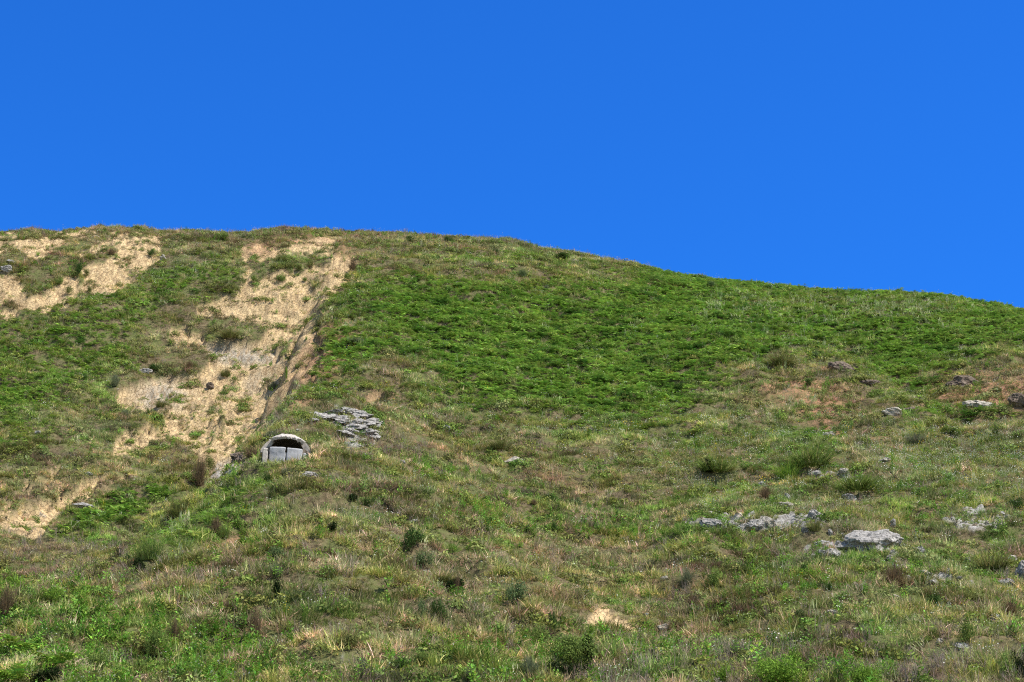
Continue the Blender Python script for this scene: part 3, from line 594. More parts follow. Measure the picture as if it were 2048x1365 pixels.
ROCKS = [ # px, py, w, h, material, label
 (612,956,46,11,'g',"flat grey rock slab in the grass just below the bunker"),
 (893,861,16,11,'g',"small grey rock alone on the grass to the right of the big outcrop"),
 (1027,925,40,13,'p',"pale slanting stone slab beside the brown heather streak"),
 (805,925,14,6,'g',"tiny grey stone in the grass right of the bunker"),
 (826,1054,32,13,'g',"grey cracked rock among pinkish dead fern below the bunker spur"),
 (1681,737,52,17,'d',"dark jagged rock slab jutting from the bracken on the right"),
 (1737,768,36,8,'d',"thin brown ledge just under the dark jagged slab"),
 (1787,827,40,15,'p',"pale slanting slab on the dry knoll at right"),
 (1826,823,28,9,'d',"brownish flat rock right of the pale slanting slab"),
 (1925,768,60,20,'d',"broad brown rock outcrop in dry scrub near the right edge"),
 (2036,806,42,24,'d',"dark overhanging rock at the far right edge below the scrub"),
 (1965,812,60,10,'p',"long pale sandy ledge left of the dark overhanging rock"),
 (1659,872,26,10,'p',"pale pinkish stone below the red soil patch"),
 (1771,921,24,7,'p',"narrow pale stone above the green clumps on the right slope"),
 (1632,953,26,12,'g',"grey knobbly rock left of its pale twin above the long green clump"),
 (1688,946,20,8,'p',"small pale rock above the long green clump"),
 (1699,998,28,13,'g',"grey rock nestled below the long green clump"),
 (1524,972,20,9,'g',"bluish grey rounded stone above the brown tussock"),
 (1575,996,14,14,'g',"upright grey stone at the top of the rocky bank"),
 (1575,1013,32,9,'p',"low pale rock under the upright grey stone"),
 (1423,1051,42,20,'g',"grey crumbly outcrop at the left end of the rocky bank"),
 (1462,1052,22,7,'g',"low grey ledge right of the left crumbly outcrop"),
 (1512,1055,46,15,'g',"wide broken grey rock in the middle of the rocky bank"),
 (1538,1052,26,12,'p',"pale lichened rock at the middle of the rocky bank"),
 (1631,1034,28,19,'g',"grey block at the right end of the rocky bank"),
 (1560,1062,14,8,'g',"small grey rock at the foot of the rocky bank"),
 (1610,1063,15,9,'g',"small leaning grey rock below the right end of the bank"),
 (1663,1112,38,15,'g',"smooth grey half-buried rock left below the big boulder"),
 (1644,1089,30,10,'g',"low grey rock patch left of the big boulder"),
 (1679,1090,14,8,'g',"small grey stone between the low patch and the big boulder"),
 (1661,1068,12,8,'g',"small rounded stone to the upper left of the big boulder"),
 (1686,1073,14,6,'p',"pale flat stone touching the grass left of the big boulder"),
 (1755,1104,38,8,'p',"flat pale rocks just beneath the big boulder"),
 (1838,1104,22,13,'g',"grey pointed rock to the right below the big boulder"),
 (1823,1111,13,6,'p',"small pale stone at the foot of the grey pointed rock"),
 (1786,1052,12,16,'g',"upright grey stone right behind the big boulder"),
 (1790,1140,20,10,'g',"tilted grey rock below the boulder left of the broken ledge"),
 (1780,1117,14,6,'p',"small pale stone midway between boulder and tilted rock"),
 (1823,1135,10,8,'p',"small white stone above the broken ledge"),
 (1848,1152,34,9,'p',"broken pale ledge above the brown twiggy clump"),
 (1896,1145,10,9,'p',"isolated white stone on green weeds right of the broken ledge"),
 (2003,1052,16,11,'p',"brightest white rock of the scattered stones near the right edge"),
 (2016,1040,14,9,'g',"bluish stone just above the brightest white rock"),
 (2006,1030,15,6,'g',"thin grey stone topmost in the right scatter"),
 (1945,1046,9,6,'p',"small round pale stone left of the scattered stones"),
 (1974,1048,9,5,'p',"low pale stone between the round stone and the white rock"),
 (1978,1004,10,7,'g',"lone grey pebble rock above the scattered stones"),
 (1904,1032,9,6,'p',"little pale stone left of the stone scatter"),
 (2042,1152,26,34,'g',"tall grey lichened boulder cut off by the right edge"),
 (2013,1166,30,10,'g',"flat grey rock leading to the tall boulder at the right edge"),
 (2022,1120,26,9,'p',"pale crumbly rock above the tall boulder at the right edge"),
 (1936,1121,12,6,'p',"small pale rock left of the dark tussock near the right edge"),
 (1990,1238,22,10,'g',"grey stone beside brown scrub at lower right"),
 (2014,1236,12,7,'g',"small grey stone right of the lower right stone"),
 (1897,1215,12,12,'p',"upright tan stone half hidden under the green overhanging clump"),
 (1920,1298,42,9,'g',"long low bluish rock near the bottom right"),
 (1880,1290,14,6,'p',"small pale rock left of the long low bluish one"),
 (1330,1257,26,9,'p',"layered pale stone right of the bare sandy patch"),
 (1293,1235,12,8,'g',"little grey stone above the bare sandy patch"),
 (1666,1230,26,7,'p',"flat tan rock in grass on the lower right slope"),
 (1330,1158,16,6,'p',"pale flat stone in the middle of the lower slope"),
 (325,520,12,9,'p',"pale boulder beside the top of the upper sandy scar"),
 (14,541,22,12,'g',"grey lichened rock at the left edge on the upper slope"),
 (20,524,22,4,'g',"thin grey ledge above the lichened rock at left edge"),
 (292,745,24,8,'g',"grey ledge above the cracked clay patch on the left"),
 (420,775,14,14,'d',"brown block sticking out of the washed-out gully"),
 (178,950,14,6,'g',"flat grey stone in grass left of the lower sandy strip"),
 (75,867,12,6,'g',"small grey stone in green growth at far left"),
 (165,1012,38,7,'g',"thin grey ledge in dry turf at lower left"),
 (1030,1262,10,6,'p',"single pale stone left of the large dark bush"),
]
RM = {'g': ROCK, 'p': ROCKP, 'd': ROCKD}
def px_m(P): return float(np.linalg.norm(P-[0, 0, CAM_Z]))/FPX
def slope_tilt(P):
    dz = float(height(P[0], P[1]+.6)-height(P[0], P[1]-.6))/1.2; return math.atan(max(0, min(.7, dz)))
for i, (px, py, w, h, mt, lab) in enumerate(ROCKS):
    P = at(px, py+h*.25); k = px_m(P); W = w*k*1.1; H = h*k*1.15; bm = bmesh.new(); rr = random.Random(i*17+3)
    D = max(W*.45, H*.8); blob(bm, (0, 0, 0), W*.52, D*.6, H*.62+.04, i+2, 12+i % 7, .10)
    if w > 24:
        for q in range(2 + (w > 40)*2): blob(bm, (rr.uniform(-.42, .42)*W, rr.uniform(-.3, .3)*D, rr.uniform(-.2, .1)*H), W*rr.uniform(.16, .28), D*rr.uniform(.25, .4), H*rr.uniform(.35, .55), i*9+q+50, 10, .12, 3)
    me = bpy.data.meshes.new("rock"); bm.to_mesh(me); bm.free(); me.materials.append(RM[mt])
    o = link("rock", me, label=lab, category="rock", group="rocks scattered over the hillside"); o.location = P + np.array([0, 0, H*.22]); o.rotation_euler = (slope_tilt(P)*.6, rr.uniform(-.12, .25), rr.uniform(-.25, .25))
    keep_out.append((P[0], P[1]-D*.3, W*.22))
def outcrop(lab, px, py, parts, mat, cat="rock", sub="slab"):
    P = at(px, py); k = px_m(P); o = link("rock_outcrop" if cat == "rock" else cat, None, label=lab, category=cat); o.location = P
    for j, (dx, dy, w, h) in enumerate(parts):
        Q = at(px+dx, py+dy+h*.3); rel = Q-P; bm = bmesh.new(); blob(bm, (0, 0, 0), w*k*.66, max(w*.55, h*1.1)*k, h*k*(.8 if cat == 'boulder' else .52)+.04, j*7+int(px), 16, .13)
        me = bpy.data.meshes.new(sub); bm.to_mesh(me); bm.free(); me.materials.append(mat); q = link(sub, me, o); q.location = Vector(rel) + Vector((0, 0, h*k*.02)); q.rotation_euler = (slope_tilt(Q)*.7, random.uniform(-.12, .12), random.uniform(-.6, .6))
        keep_out.append((Q[0], Q[1], w*k*.26))
    return o
outcrop("large grey limestone outcrop with grass in its cracks, on the rise behind the bunker", 690, 850, [(-72,-12,30,9),(-50,-18,44,13),(-20,-26,48,12),(5,-30,34,10),(30,-20,46,13),(52,-8,40,12),(18,2,44,10),(40,12,34,11),(58,22,26,9),(-2,16,30,8),(74,6,18,7),(22,-8,30,9),(30,30,24,7),(-34,-14,34,11),(-6,-14,36,11),(14,-14,34,11),(42,-4,34,11),(0,-6,34,9),(46,14,32,10),(28,6,30,9),(10,12,28,8),(62,2,24,8)], ROCK)
outcrop("big rounded grey boulder, largest on the lower right slope", 1746, 1078, [(0,0,96,32),(-26,2,44,26),(24,-3,50,20),(30,8,30,14),(-6,9,40,15),(44,5,22,9)], ROCK, "boulder", "boulder_lobe")
outcrop("crumbling grey bank lump under the turf left of the bunker", 468, 925, [(6,-14,20,16),(18,-6,18,20),(26,6,16,16)], ROCKD)

# ------------------------------------------------------------------ dead branches lying about
WOOD, nt, out = newmat("bleached_wood"); principled(nt, out, mixc(nt, noise(nt, 20, 3), (.52,.46,.40), (.36,.31,.26)), .9)
def branch(px, py, w, ang, lab, bend=.15, th=.035):
    P = at(px, py); L_ = w*px_m(P); cu = []; bm = bmesh.new(); prev = None
    for k in range(13):
        t = k/12; c_ = Vector(((t-.5)*L_, 0, bend*L_*math.sin(t*math.pi*1.5)+.14)); c_.rotate(Matrix.Rotation(R(ang), 3, 'Y')); r_ = th*(1-.6*t)
        ring = [bm.verts.new(c_+Vector((0, math.cos(a)*r_, math.sin(a)*r_))) for a in [q*math.pi/3 for q in range(6)]]
        if prev: [bm.faces.new((prev[q], prev[(q+1) % 6], ring[(q+1) % 6], ring[q])) for q in range(6)]
        else: bm.faces.new(ring[::-1])
        prev = ring
    bm.faces.new(prev); me = bpy.data.meshes.new("dead_branch"); bm.to_mesh(me); bm.free(); me.materials.append(WOOD)
    o = link("dead_branch", me, label=lab, category="branch"); o.location = P; o.rotation_euler = (0, 0, .1)
branch(1796, 1203, 24, 22, "pale bleached branch lying in the grass on the lower right slope", .06, .045)
branch(196, 481, 26, 0, "curved white dead branch on the turf near the top left crest", .2, .05)
branch(225, 1192, 34, 2, "straight thin bare stick across the dry stems at lower left", .02, .02)

# ------------------------------------------------------------------ shrubs and tussocks that stand out singly
def s_leafy(n=1500, clumps=9, leaf=.05, lo=.5):
    L = Leafer(); cs = []
    for _ in range(clumps):
        a = random.uniform(0, 6.28); r = random.uniform(0, .62); cs.append((Vector((r*math.cos(a), r*math.sin(a), random.uniform(.25, .72))), random.uniform(.26, .42)))
    for _ in range(n):
        c_, r = random.choice(cs); d = rv().normalized(); p = c_ + d*r*random.uniform(.45, 1.05); p.z = max(p.z, .02)
        n_ = (d+rv(.5)).normalized(); t = n_.orthogonal().normalized(); t.rotate(Matrix.Rotation(random.uniform(0, 6.28), 3, n_)); b = n_.cross(t); s = leaf*random.uniform(.6, 1.3); L.quad(p, t*s, b*s*.5, shade(lo, 1.3, .1))
    return L
def s_stems(n=9):
    L = Leafer()
    for _ in range(n):
        a = random.uniform(0, 6.28); blade(L, Vector((0, 0, -.1)), a, random.uniform(.1, .8), random.uniform(.6, .95), .035, shade(.7, 1.2), 3, .2)
    return L
def s_tuss(n=520, droop=1.4, w=.035):
    L = Leafer()
    for _ in range(n):
        a = random.uniform(0, 6.28); r = .6*random.random()**.5; c_ = shade(.6, 1.3)
        if random.random() < .12: c_ = tuple(x*y for x, y in zip(c_, (2.0, 1.4, 2.2)))
        blade(L, Vector((r*math.cos(a), r*math.sin(a), -.1)), a+random.gauss(0, .5), random.uniform(.05, .9), random.uniform(.5, 1.15), w, c_, 4, random.uniform(.3, droop))
    return L
def s_dry(n=300):
    L = Leafer()
    for _ in range(n):
        a = random.uniform(0, 6.28); e = random.uniform(0, 1.25); ln_ = random.uniform(.55, 1.1); c_ = shade(.5, 1.4); b = Vector((random.gauss(0, .12), random.gauss(0, .12), 0)); blade(L, b, a, e, ln_, .02, c_, 3, random.uniform(-.1, .4))
        d = Vector((math.cos(a)*math.sin(e), math.sin(a)*math.sin(e), math.cos(e)))
        for _k in range(2): blade(L, b+d*ln_*random.uniform(.4, .8), a+random.gauss(0, 1), e+random.gauss(0, .4), ln_*.3, .014, c_, 1, 0)
    return L
COLS = {'green': (.19,.265,.07), 'bright': (.19,.32,.05), 'dark': (.07,.125,.035), 'black': (.022,.036,.013), 'grey': (.19,.22,.13), 'olive': (.20,.22,.075), 'brown': (.20,.145,.09), 'straw': (.36,.29,.17), 'blue': (.14,.20,.085)}  # 'black' puts the shade of hollows and recesses into the leaf colour
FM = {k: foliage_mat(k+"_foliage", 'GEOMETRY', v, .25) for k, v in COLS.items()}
STEMM = foliage_mat("woody_stems", 'GEOMETRY', (.16,.12,.08), .05)
_cache = {}
def variant(kind, colr, k):
    key = (kind, colr, k)
    if key not in _cache:
        f = {'bush': lambda: s_leafy(1500, 9), 'big': lambda: s_leafy(5200, 22, .032), 'tuss': s_tuss, 'dry': s_dry, 'fern': lambda: p_fern(13, 1.25)}[kind]
        _cache[key] = f().mesh(kind, FM[colr])
    return _cache[key]
_stem = [s_stems().mesh("stems", STEMM) for _ in range(3)]
KN = {'bush': ('shrub', 'shrub'), 'big': ('shrub', 'shrub'), 'tuss': ('grass_tussock', 'tussock'), 'dry': ('dry_bush', 'dry bush'), 'fern': ('fern', 'fern')}
SHRUBS = [ # px, py(foot), w, h, kind, colour, label
 (820,488,30,11,'bush','dark',"small dark green shrub, left one of two just below the crest"),
 (897,487,28,14,'bush','dark',"round dark shrub, right one of two just below the crest"),
 (992,508,14,9,'bush','dark',"tiny dark shrub below the pale grass of the crest"),
 (1120,519,58,9,'bush','dark',"flat dark shrub spreading along the upper slope"),
 (1045,555,22,26,'tuss','blue',"grey green upright clump alone on the upper bracken slope"),
 (1092,584,22,12,'bush','grey',"grey green low shrub right of the upright clump"),
 (1423,578,26,14,'bush','blue',"dark bluish shrub on the slope under the right part of the skyline"),
 (230,775,32,28,'dry','grey',"dark grey spiky bush at the edge of the left gully"),
 (155,557,26,32,'bush','dark',"dark shrub leaning in the middle of the upper sandy scar"),
 (172,556,20,16,'bush','olive',"yellow green shrub right of the leaning dark one on sand"),
 (137,592,24,16,'bush','olive',"olive tuft at the lower edge of the upper scar, left one"),
 (177,591,17,16,'bush','olive',"yellowish tuft at the lower edge of the upper scar, right one"),
 (115,575,24,16,'bush','green',"green tuft hanging over sand left of the leaning shrub"),
 (222,512,22,14,'dry','brown',"dark brown clump at the head of the upper scar"),
 (300,517,20,16,'bush','dark',"dark green tuft right of the upper scar"),
 (511,523,32,14,'bush','green',"rich green low shrub on the sand under the crest"),
 (485,535,16,11,'bush','green',"small green plant left below the rich green low shrub"),
 (564,525,30,20,'tuss','olive',"pale green upright grass clump amid the upper sand"),
 (578,540,20,13,'bush','olive',"yellow green cushion, left of three on the upper sand"),
 (598,543,20,12,'bush','olive',"yellow green cushion, middle of three on the upper sand"),
 (620,541,32,18,'bush','olive',"widest yellow green cushion, right of three on the upper sand"),
 (563,567,26,20,'bush','green',"leafy green plant with a dark foot on bare sand"),
 (513,571,32,18,'bush','green',"green plant at the left border of the bare sand"),
 (610,566,18,10,'bush','green',"sparse green plant casting a small shadow on the sand"),
 (697,565,22,16,'bush','green',"bright green plant below the scarp at the sand's right border"),
 (673,500,14,14,'bush','green',"small green plant beneath the dark scarp by the crest"),
 (440,483,40,16,'bush','green',"smooth green mound of grass near the left crest"),
 (528,462,26,8,'bush','green',"green bush on the skyline left of the highest sand"),
 (569,463,22,10,'dry','brown',"dark brown twiggy bush right on the left skyline"),
 (705,545,30,26,'dry','brown',"brown overhanging tuft at the lip of the gully"),
 (636,655,34,20,'dry','grey',"grey brown overhanging tuft midway down the gully lip"),
 (712,690,40,18,'tuss','grey',"greyish grass clump inside the bracken near the gully"),
 (460,678,60,20,'tuss','olive',"olive turf mound splitting the sand of the gully"),
 (450,755,26,22,'tuss','olive',"grass tuft standing in the clay of the gully"),
 (545,780,28,22,'tuss','grey',"grey green grass tuft on sand near the gully's right side"),
 (572,760,10,26,'bush','bright',"tall yellow green plant on the sand by the gully's right wall"),
 (378,740,22,16,'dry','brown',"brown dead tuft at the end of the turf tongue above the clay"),
 (310,745,34,14,'bush','dark',"dark green patch of shrub above the clay ledge"),
 (322,815,30,20,'tuss','olive',"olive grass clump between clay patch and lower sand"),
 (300,930,24,18,'dry','brown',"small dark brown bush in turf left of the lower gully"),
 (250,835,30,14,'dry','grey',"grey tangle at the left border of the clay patch"),
 (398,975,46,56,'dry','brown',"tall brown dry bush at the foot of the gully"),
 (420,950,30,34,'bush','olive',"yellow green bush behind the tall brown dry one"),
 (505,918,34,32,'tuss','brown',"wind-blown brown grass tuft against the bunker's left side"),
 (545,880,44,22,'tuss','grey',"long grey green grass sloping down behind the bunker"),
 (480,975,50,24,'tuss','green',"dark green long grass just below the bunker's left corner"),
 (535,965,24,26,'tuss','dark',"very dark grass clump directly below the bunker"),
 (575,955,40,18,'dry','grey',"silvery grey twiggy clump in front of the bunker"),
 (360,1035,60,50,'tuss','olive',"tall arching grass clump on the near face of the spur"),
 (432,1070,34,34,'dry','brown',"brown stemmed clump on the near face of the spur"),
 (300,1120,70,56,'tuss','green',"big green grass clump leaning over the dark hollow at lower left"),
 (282,1160,34,40,'bush','black',"almost black leaves painting the shade of the hollow under the big leaning grass clump"),
 (445,1075,36,30,'tuss','green',"green grass clump above the bare reddish step"),
 (350,1160,40,20,'tuss','brown',"brown grass tuft right of the dark hollow"),
 (550,1205,28,48,'bush','black',"narrow nearly black leaf clump painting a patch of shade, alone on the lower slope"),
 (552,1158,40,28,'dry','grey',"wispy grey green shrub behind the narrow black shade clump"),
 (549,1130,56,30,'bush','blue',"blue green shrub on the slope above the narrow black shade clump"),
 (660,1070,26,26,'bush','black',"small shrub with shade painted into its dark leaves, brown grass on its left, mid lower slope"),
 (660,1122,44,26,'dry','brown',"dead brown tuft right above the centre left slope"),
 (704,1012,26,22,'bush','black',"shrub with shade painted into its dark leaves, left one of a pair right below the bunker"),
 (736,1016,32,20,'bush','dark',"dark shrub, right one of a pair right below the bunker"),
 (700,950,60,18,'dry','brown',"brown heathery strip to the right of the bunker"),
 (822,1110,60,48,'bush','dark',"dark green rounded juniper-like shrub in the middle of the slope"),
 (845,1140,56,34,'bush','blue',"blue green shrub touching the foot of the dark rounded one"),
 (780,1150,46,24,'tuss','olive',"olive tussock with brown foot left of the centre"),
 (900,1190,50,34,'bush','black',"shade of the black hollow under overhanging turf near the centre, painted as leaves"),
 (885,1166,70,22,'tuss','olive',"turf tussock overhanging the black hollow"),
 (914,1195,20,40,'dry','brown',"reddish brown stems beside the black hollow"),
 (882,1250,46,44,'bush','dark',"dark green upright shrub below the black hollow"),
 (845,1245,34,44,'bush','blue',"blue green bush left of the dark upright shrub"),
 (925,1265,44,26,'tuss','olive',"olive tussock to the right of the dark upright shrub"),
 (975,1010,26,12,'bush','black',"small hollow with its shade painted as dark leaves, left below the central green rise"),
 (1105,1012,50,20,'bush','dark',"dark low shrub below the central green rise"),
 (1068,1014,22,12,'dry','brown',"brown tuft left of the dark low shrub"),
 (1150,1022,34,24,'bush','blue',"grey blue bush right of the dark low shrub"),
 (1000,900,56,30,'tuss','olive',"large olive brown tussock above the pale slanting slab"),
 (1100,925,22,14,'dry','brown',"dark brown tuft on the heather streak"),
 (1108,1065,26,20,'bush','dark',"dark bush in the weedy band across the middle"),
 (1105,1225,44,34,'tuss','olive',"green topped brown tussock above the large dark bush"),
 (1035,1210,70,44,'bush','blue',"wide blue green shrub up and left of the large dark bush"),
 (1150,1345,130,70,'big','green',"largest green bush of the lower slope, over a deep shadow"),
 (1176,1335,44,60,'bush','black',"deep shade painted as a black leafy recess at the right of the largest green bush"),
 (1130,1372,90,44,'bush','black',"black undergrowth painting the shade at the foot of the largest green bush"),
 (1080,1295,64,44,'big','green',"green shrub adjoining the largest bush on its upper left"),
 (1108,1270,20,44,'bush','dark',"slim dark shrub between sandy patch and green shrub"),
 (1182,1290,26,40,'bush','bright',"yellow green sapling rising over the black recess"),
 (1060,1355,60,40,'dry','grey',"silver grey dead twigs left of the largest bush"),
 (975,1300,34,24,'bush','green',"compact green shrub left of the largest bush"),
 (800,1350,60,28,'bush','dark',"dark shrub near the bottom edge left of centre"),
 (845,1335,50,34,'bush','green',"green shrub near the bottom edge left of centre"),
 (725,1350,44,30,'dry','grey',"greyish bush near the bottom edge, left of the dark shrub"),
 (700,1305,56,34,'bush','olive',"olive bush with fine leaves at the lower middle left"),
 (940,1365,44,26,'dry','grey',"grey lavender twiggy clump at the bottom edge"),
 (1430,944,100,34,'tuss','green',"broad arching green clump over a dark shadow at right of centre"),
 (1425,950,56,22,'bush','black',"shade under the broad arching green clump, painted as a dark leafy recess"),
 (1575,965,66,46,'tuss','bright',"pale green feathery grass clump near the bluish stone"),
 (1532,1001,42,26,'dry','brown',"brown tussock with dark centre beneath the bluish stone"),
 (1622,935,120,40,'tuss','green',"wide green clump above the knobbly grey rocks"),
 (1715,986,130,34,'tuss','green',"long green clump between the rocks on the right slope"),
 (1640,905,60,26,'tuss','green',"dark green clump left of the pale pinkish stone"),
 (1560,735,80,30,'tuss','olive',"tall grassy clump above the red soil patch"),
 (1632,718,20,16,'bush','blue',"bluish round bush in front of the bracken on the right"),
 (1618,775,24,14,'bush','dark',"dark green bush amid the red soil"),
 (1480,858,18,12,'bush','dark',"small round dark bush under the bracken's lower border"),
 (1357,790,24,24,'bush','dark',"dark green bush in the bracken with orange flowers near"),
 (1700,822,26,18,'bush','green',"green bush on the dry knoll left of the pale slab"),
 (1830,888,50,26,'tuss','grey',"grey green upright clump below the pale slab"),
 (1905,872,22,14,'bush','dark',"dark bush, left of two at the bright meadow's top"),
 (1995,874,22,14,'bush','dark',"dark bush, right of two at the bright meadow's top"),
 (1912,1012,20,12,'bush','dark',"small dark bush on the flowery meadow at right"),
 (2035,1030,36,32,'bush','dark',"dark green bush at the right edge above the white rocks"),
 (1890,1058,46,18,'tuss','olive',"olive mound left of the small bright stones"),
 (1630,1062,36,30,'tuss','olive',"pale olive tuft at the foot of the grey block"),
 (1865,1060,16,14,'bush','green',"small green sprig right of the big boulder"),
 (1984,1140,90,40,'tuss','olive',"olive tussock over a dark hollow left of the tall edge boulder"),
 (1985,1150,60,22,'bush','black',"painted shade of the dark hollow below the olive tussock by the tall edge boulder"),
 (1790,1176,84,40,'dry','brown',"wide spiky brown clump below the broken pale ledge"),
 (1865,1222,44,36,'bush','dark',"dark shrub at the left end of the overhanging green clump"),
 (1925,1205,110,26,'tuss','olive',"long overhanging green clump on the lower right slope"),
 (2020,1235,60,30,'dry','brown',"reddish brown scrub by the grey stone at lower right"),
 (1605,1248,36,24,'bush','dark',"small dark shrub alone on the lower right slope"),
 (1657,1185,24,20,'bush','dark',"small dark green shrub above the flat tan rock"),
 (1610,1155,24,24,'bush','dark',"little dark clump below the smooth half-buried rock"),
 (1387,1225,56,32,'dry','brown',"grey brown dead clump at the centre right of the lower slope"),
 (1395,1140,40,22,'tuss','brown',"brown hollow tussock, left one under the rocky bank"),
 (1430,1140,34,22,'tuss','brown',"brown hollow tussock, right one under the rocky bank"),
 (1375,1170,44,30,'dry','grey',"grey twiggy clump left of the leafy green shrub"),
 (1425,1182,44,40,'bush','green',"leafy green shrub below the brown hollow tussocks"),
 (1560,1385,170,66,'big','bright',"bright leafy bush along the bottom edge right of centre"),
 (1735,1390,120,50,'big','bright',"second bright leafy bush at the bottom, right of the larger one"),
 (1935,1300,50,50,'bush','green',"pale green leafy shrub above the bottom right dry stems"),
 (2018,1375,46,60,'bush','green',"narrow green sapling in the bottom right corner"),
 (2045,1372,36,56,'bush','black',"black bush cut off by the bottom right corner"),
 (1450,1375,70,36,'bush','bright',"low bright shrub left of the bright leafy bushes"),
 (10,1235,60,56,'dry','brown',"dark brown dry clump at the left edge"),
 (30,1190,44,40,'bush','bright',"leafy bright plant above the brown clump at left edge"),
 (100,1215,60,40,'bush','bright',"leafy bright plants in a row near the left edge"),
 (160,1220,50,40,'bush','bright',"leafy bright plant under the dead fern heap"),
 (40,1320,110,70,'fern','bright',"large bright fern in the bottom left corner"),
 (110,1345,110,70,'fern','bright',"bright fern right of the corner one"),
 (20,1375,90,60,'fern','bright',"lowest fern at the very bottom left corner"),
 (75,1375,80,36,'bush','black',"black leaves painting the shaded gap under the corner ferns"),
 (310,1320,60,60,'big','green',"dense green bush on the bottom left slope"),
 (305,1330,30,20,'bush','black',"painted dark shade at the foot of the dense green bush at bottom left"),
 (200,1350,70,40,'bush','green',"green bush between ferns and dense green bush"),
 (430,1360,60,40,'bush','bright',"bright bush near the bottom left edge right of the dense one"),
 (350,1290,40,50,'dry','brown',"tall reddish dry stems on the bottom left slope"),
 (510,1290,50,60,'dry','brown',"spray of thin reddish twigs at lower left of centre"),
]
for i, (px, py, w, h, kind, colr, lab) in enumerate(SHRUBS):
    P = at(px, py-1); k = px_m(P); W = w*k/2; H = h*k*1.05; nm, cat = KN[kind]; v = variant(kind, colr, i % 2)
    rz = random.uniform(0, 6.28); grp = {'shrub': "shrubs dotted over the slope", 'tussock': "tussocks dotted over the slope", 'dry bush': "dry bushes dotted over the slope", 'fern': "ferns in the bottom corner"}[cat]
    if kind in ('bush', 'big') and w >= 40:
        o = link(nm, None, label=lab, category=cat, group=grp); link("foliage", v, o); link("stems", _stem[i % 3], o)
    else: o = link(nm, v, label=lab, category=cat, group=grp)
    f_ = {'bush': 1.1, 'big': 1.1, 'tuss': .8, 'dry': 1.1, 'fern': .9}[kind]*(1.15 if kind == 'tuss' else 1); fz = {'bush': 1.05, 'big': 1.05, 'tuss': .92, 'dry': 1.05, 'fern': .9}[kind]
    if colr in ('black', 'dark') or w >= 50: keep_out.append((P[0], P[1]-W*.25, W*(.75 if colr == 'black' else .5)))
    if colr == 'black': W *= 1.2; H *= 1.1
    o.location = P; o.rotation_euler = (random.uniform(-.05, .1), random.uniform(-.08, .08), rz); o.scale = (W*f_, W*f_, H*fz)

# ------------------------------------------------------------------ ground cover
_a = at(760, 850); _b = at(1230, 1000); _t = math.atan2(_b[1]-_a[1], _b[0]-_a[0]); CT, ST = math.cos(_t), math.sin(_t)
def patch(x, y, s, seed, o=3):                    # patches drawn out along the lie of the slope
    return 1.5*fbm((x*CT+y*ST)/(s*1.7), (-x*ST+y*CT)/(s*.8), seed, o)
# meadow turf: tufts over everything that is not bare
x, y, z, Z = candidates(33); n = len(x); b = Z['bare']
dens = (1-.8*Z['rocky'])*(1-.65*np.clip(Z['red'], 0, 1))*(1-b)*(1-.62*np.clip(Z['brack']*1.1, 0, 1)) + .8*b*sstep(.12, .34, patch(x, y, 1.1, 281, 3)) + .03*b; k = rng.random(n) < np.clip(dens, 0, 1)
x, y, z = x[k], y[k], z[k]; Z = {q: v[k] for q, v in Z.items()}; n = len(x)
p1, p2, p3 = patch(x, y, 5, 201), patch(x, y, 1.3, 203), patch(x, y, 12, 205); r = rng.random(n)
t = np.tile(OLIVE, (n, 1)); t = lerp(t, LUSH, Z['lush']*.6 + .9*p3 + .9*p1 + rng.normal(0, .15, n) + .05)
t = lerp(t, STRAWC, .14 + 1.1*p2 + .4*Z['dry'] + rng.normal(0, .22, n) - .35*Z['lush'] - .3*Z['brack'] + .25*Z['bare'])
t = lerp(t, BROWN, -.05 + .75*patch(x, y, 2.2, 207) + .55*Z['dry'] + rng.normal(0, .15, n) - .3*Z['lush'] - .35*Z['brack'] - .3*Z['weed'])
t = lerp(t, GREYG, .10 + .8*patch(x, y, 3, 209) + rng.normal(0, .15, n)); t = lerp(t, BRK*1.1, np.clip(Z['brack'], 0, 1)*.6)
t *= rng.uniform(.6, 1.35, (n, 1))*np.clip((1+.5*patch(x, y, 1.0, 213))*(1+.55*patch(x, y, 4.5, 215)), .45, 1.7)[:, None]
size = np.clip(.85 + 1.5*patch(x, y, 1.3, 211, 2), .4, 1.45)*rng.uniform(.45, .98, n)*(1.12 - .22*sstep(70, 110, y))*(1 - .25*Z['bare'])
scatter("grass", "olive and straw coloured turf covering the hillside", "grass", P_TUFT, 5, x, y, z, size, t)
# low cushion growth
x, y, z, Z = candidates(16); n = len(x); c_ = patch(x, y, 1.6, 221)
k = rng.random(n) < np.clip((1-Z['bare'])*(.35+.8*c_+.2*Z['weed']-.2*Z['brack']+.3*Z['dry']), 0, 1); k |= (rng.random(n) < .9*Z['bare']*sstep(.28, .44, patch(x, y, 1.1, 281, 3)))
x, y, z = x[k], y[k], z[k]; Z = {q: v[k] for q, v in Z.items()}; n = len(x)
t = np.tile(OLIVE*.8, (n, 1)); t = lerp(t, LUSH*.9, .35 + .7*patch(x, y, 2.5, 223) + .3*Z['lush'] + rng.normal(0, .2, n)); t = lerp(t, BROWN*.9, .2*rng.random(n) + .6*Z['dry'] + .4*patch(x, y, 1.2, 225) - .1)
t = lerp(t, GREYG, .5*patch(x, y, 4, 227)); t *= rng.uniform(.6, 1.2, (n, 1))
scatter("undergrowth", "low leafy cushions and herbs among the turf", "undergrowth", P_CUSH, 4, x, y, z, rng.uniform(.4, 1.05, n)*np.clip(1+1.6*patch(x, y, 1.1, 229, 2), .5, 1.9), t)
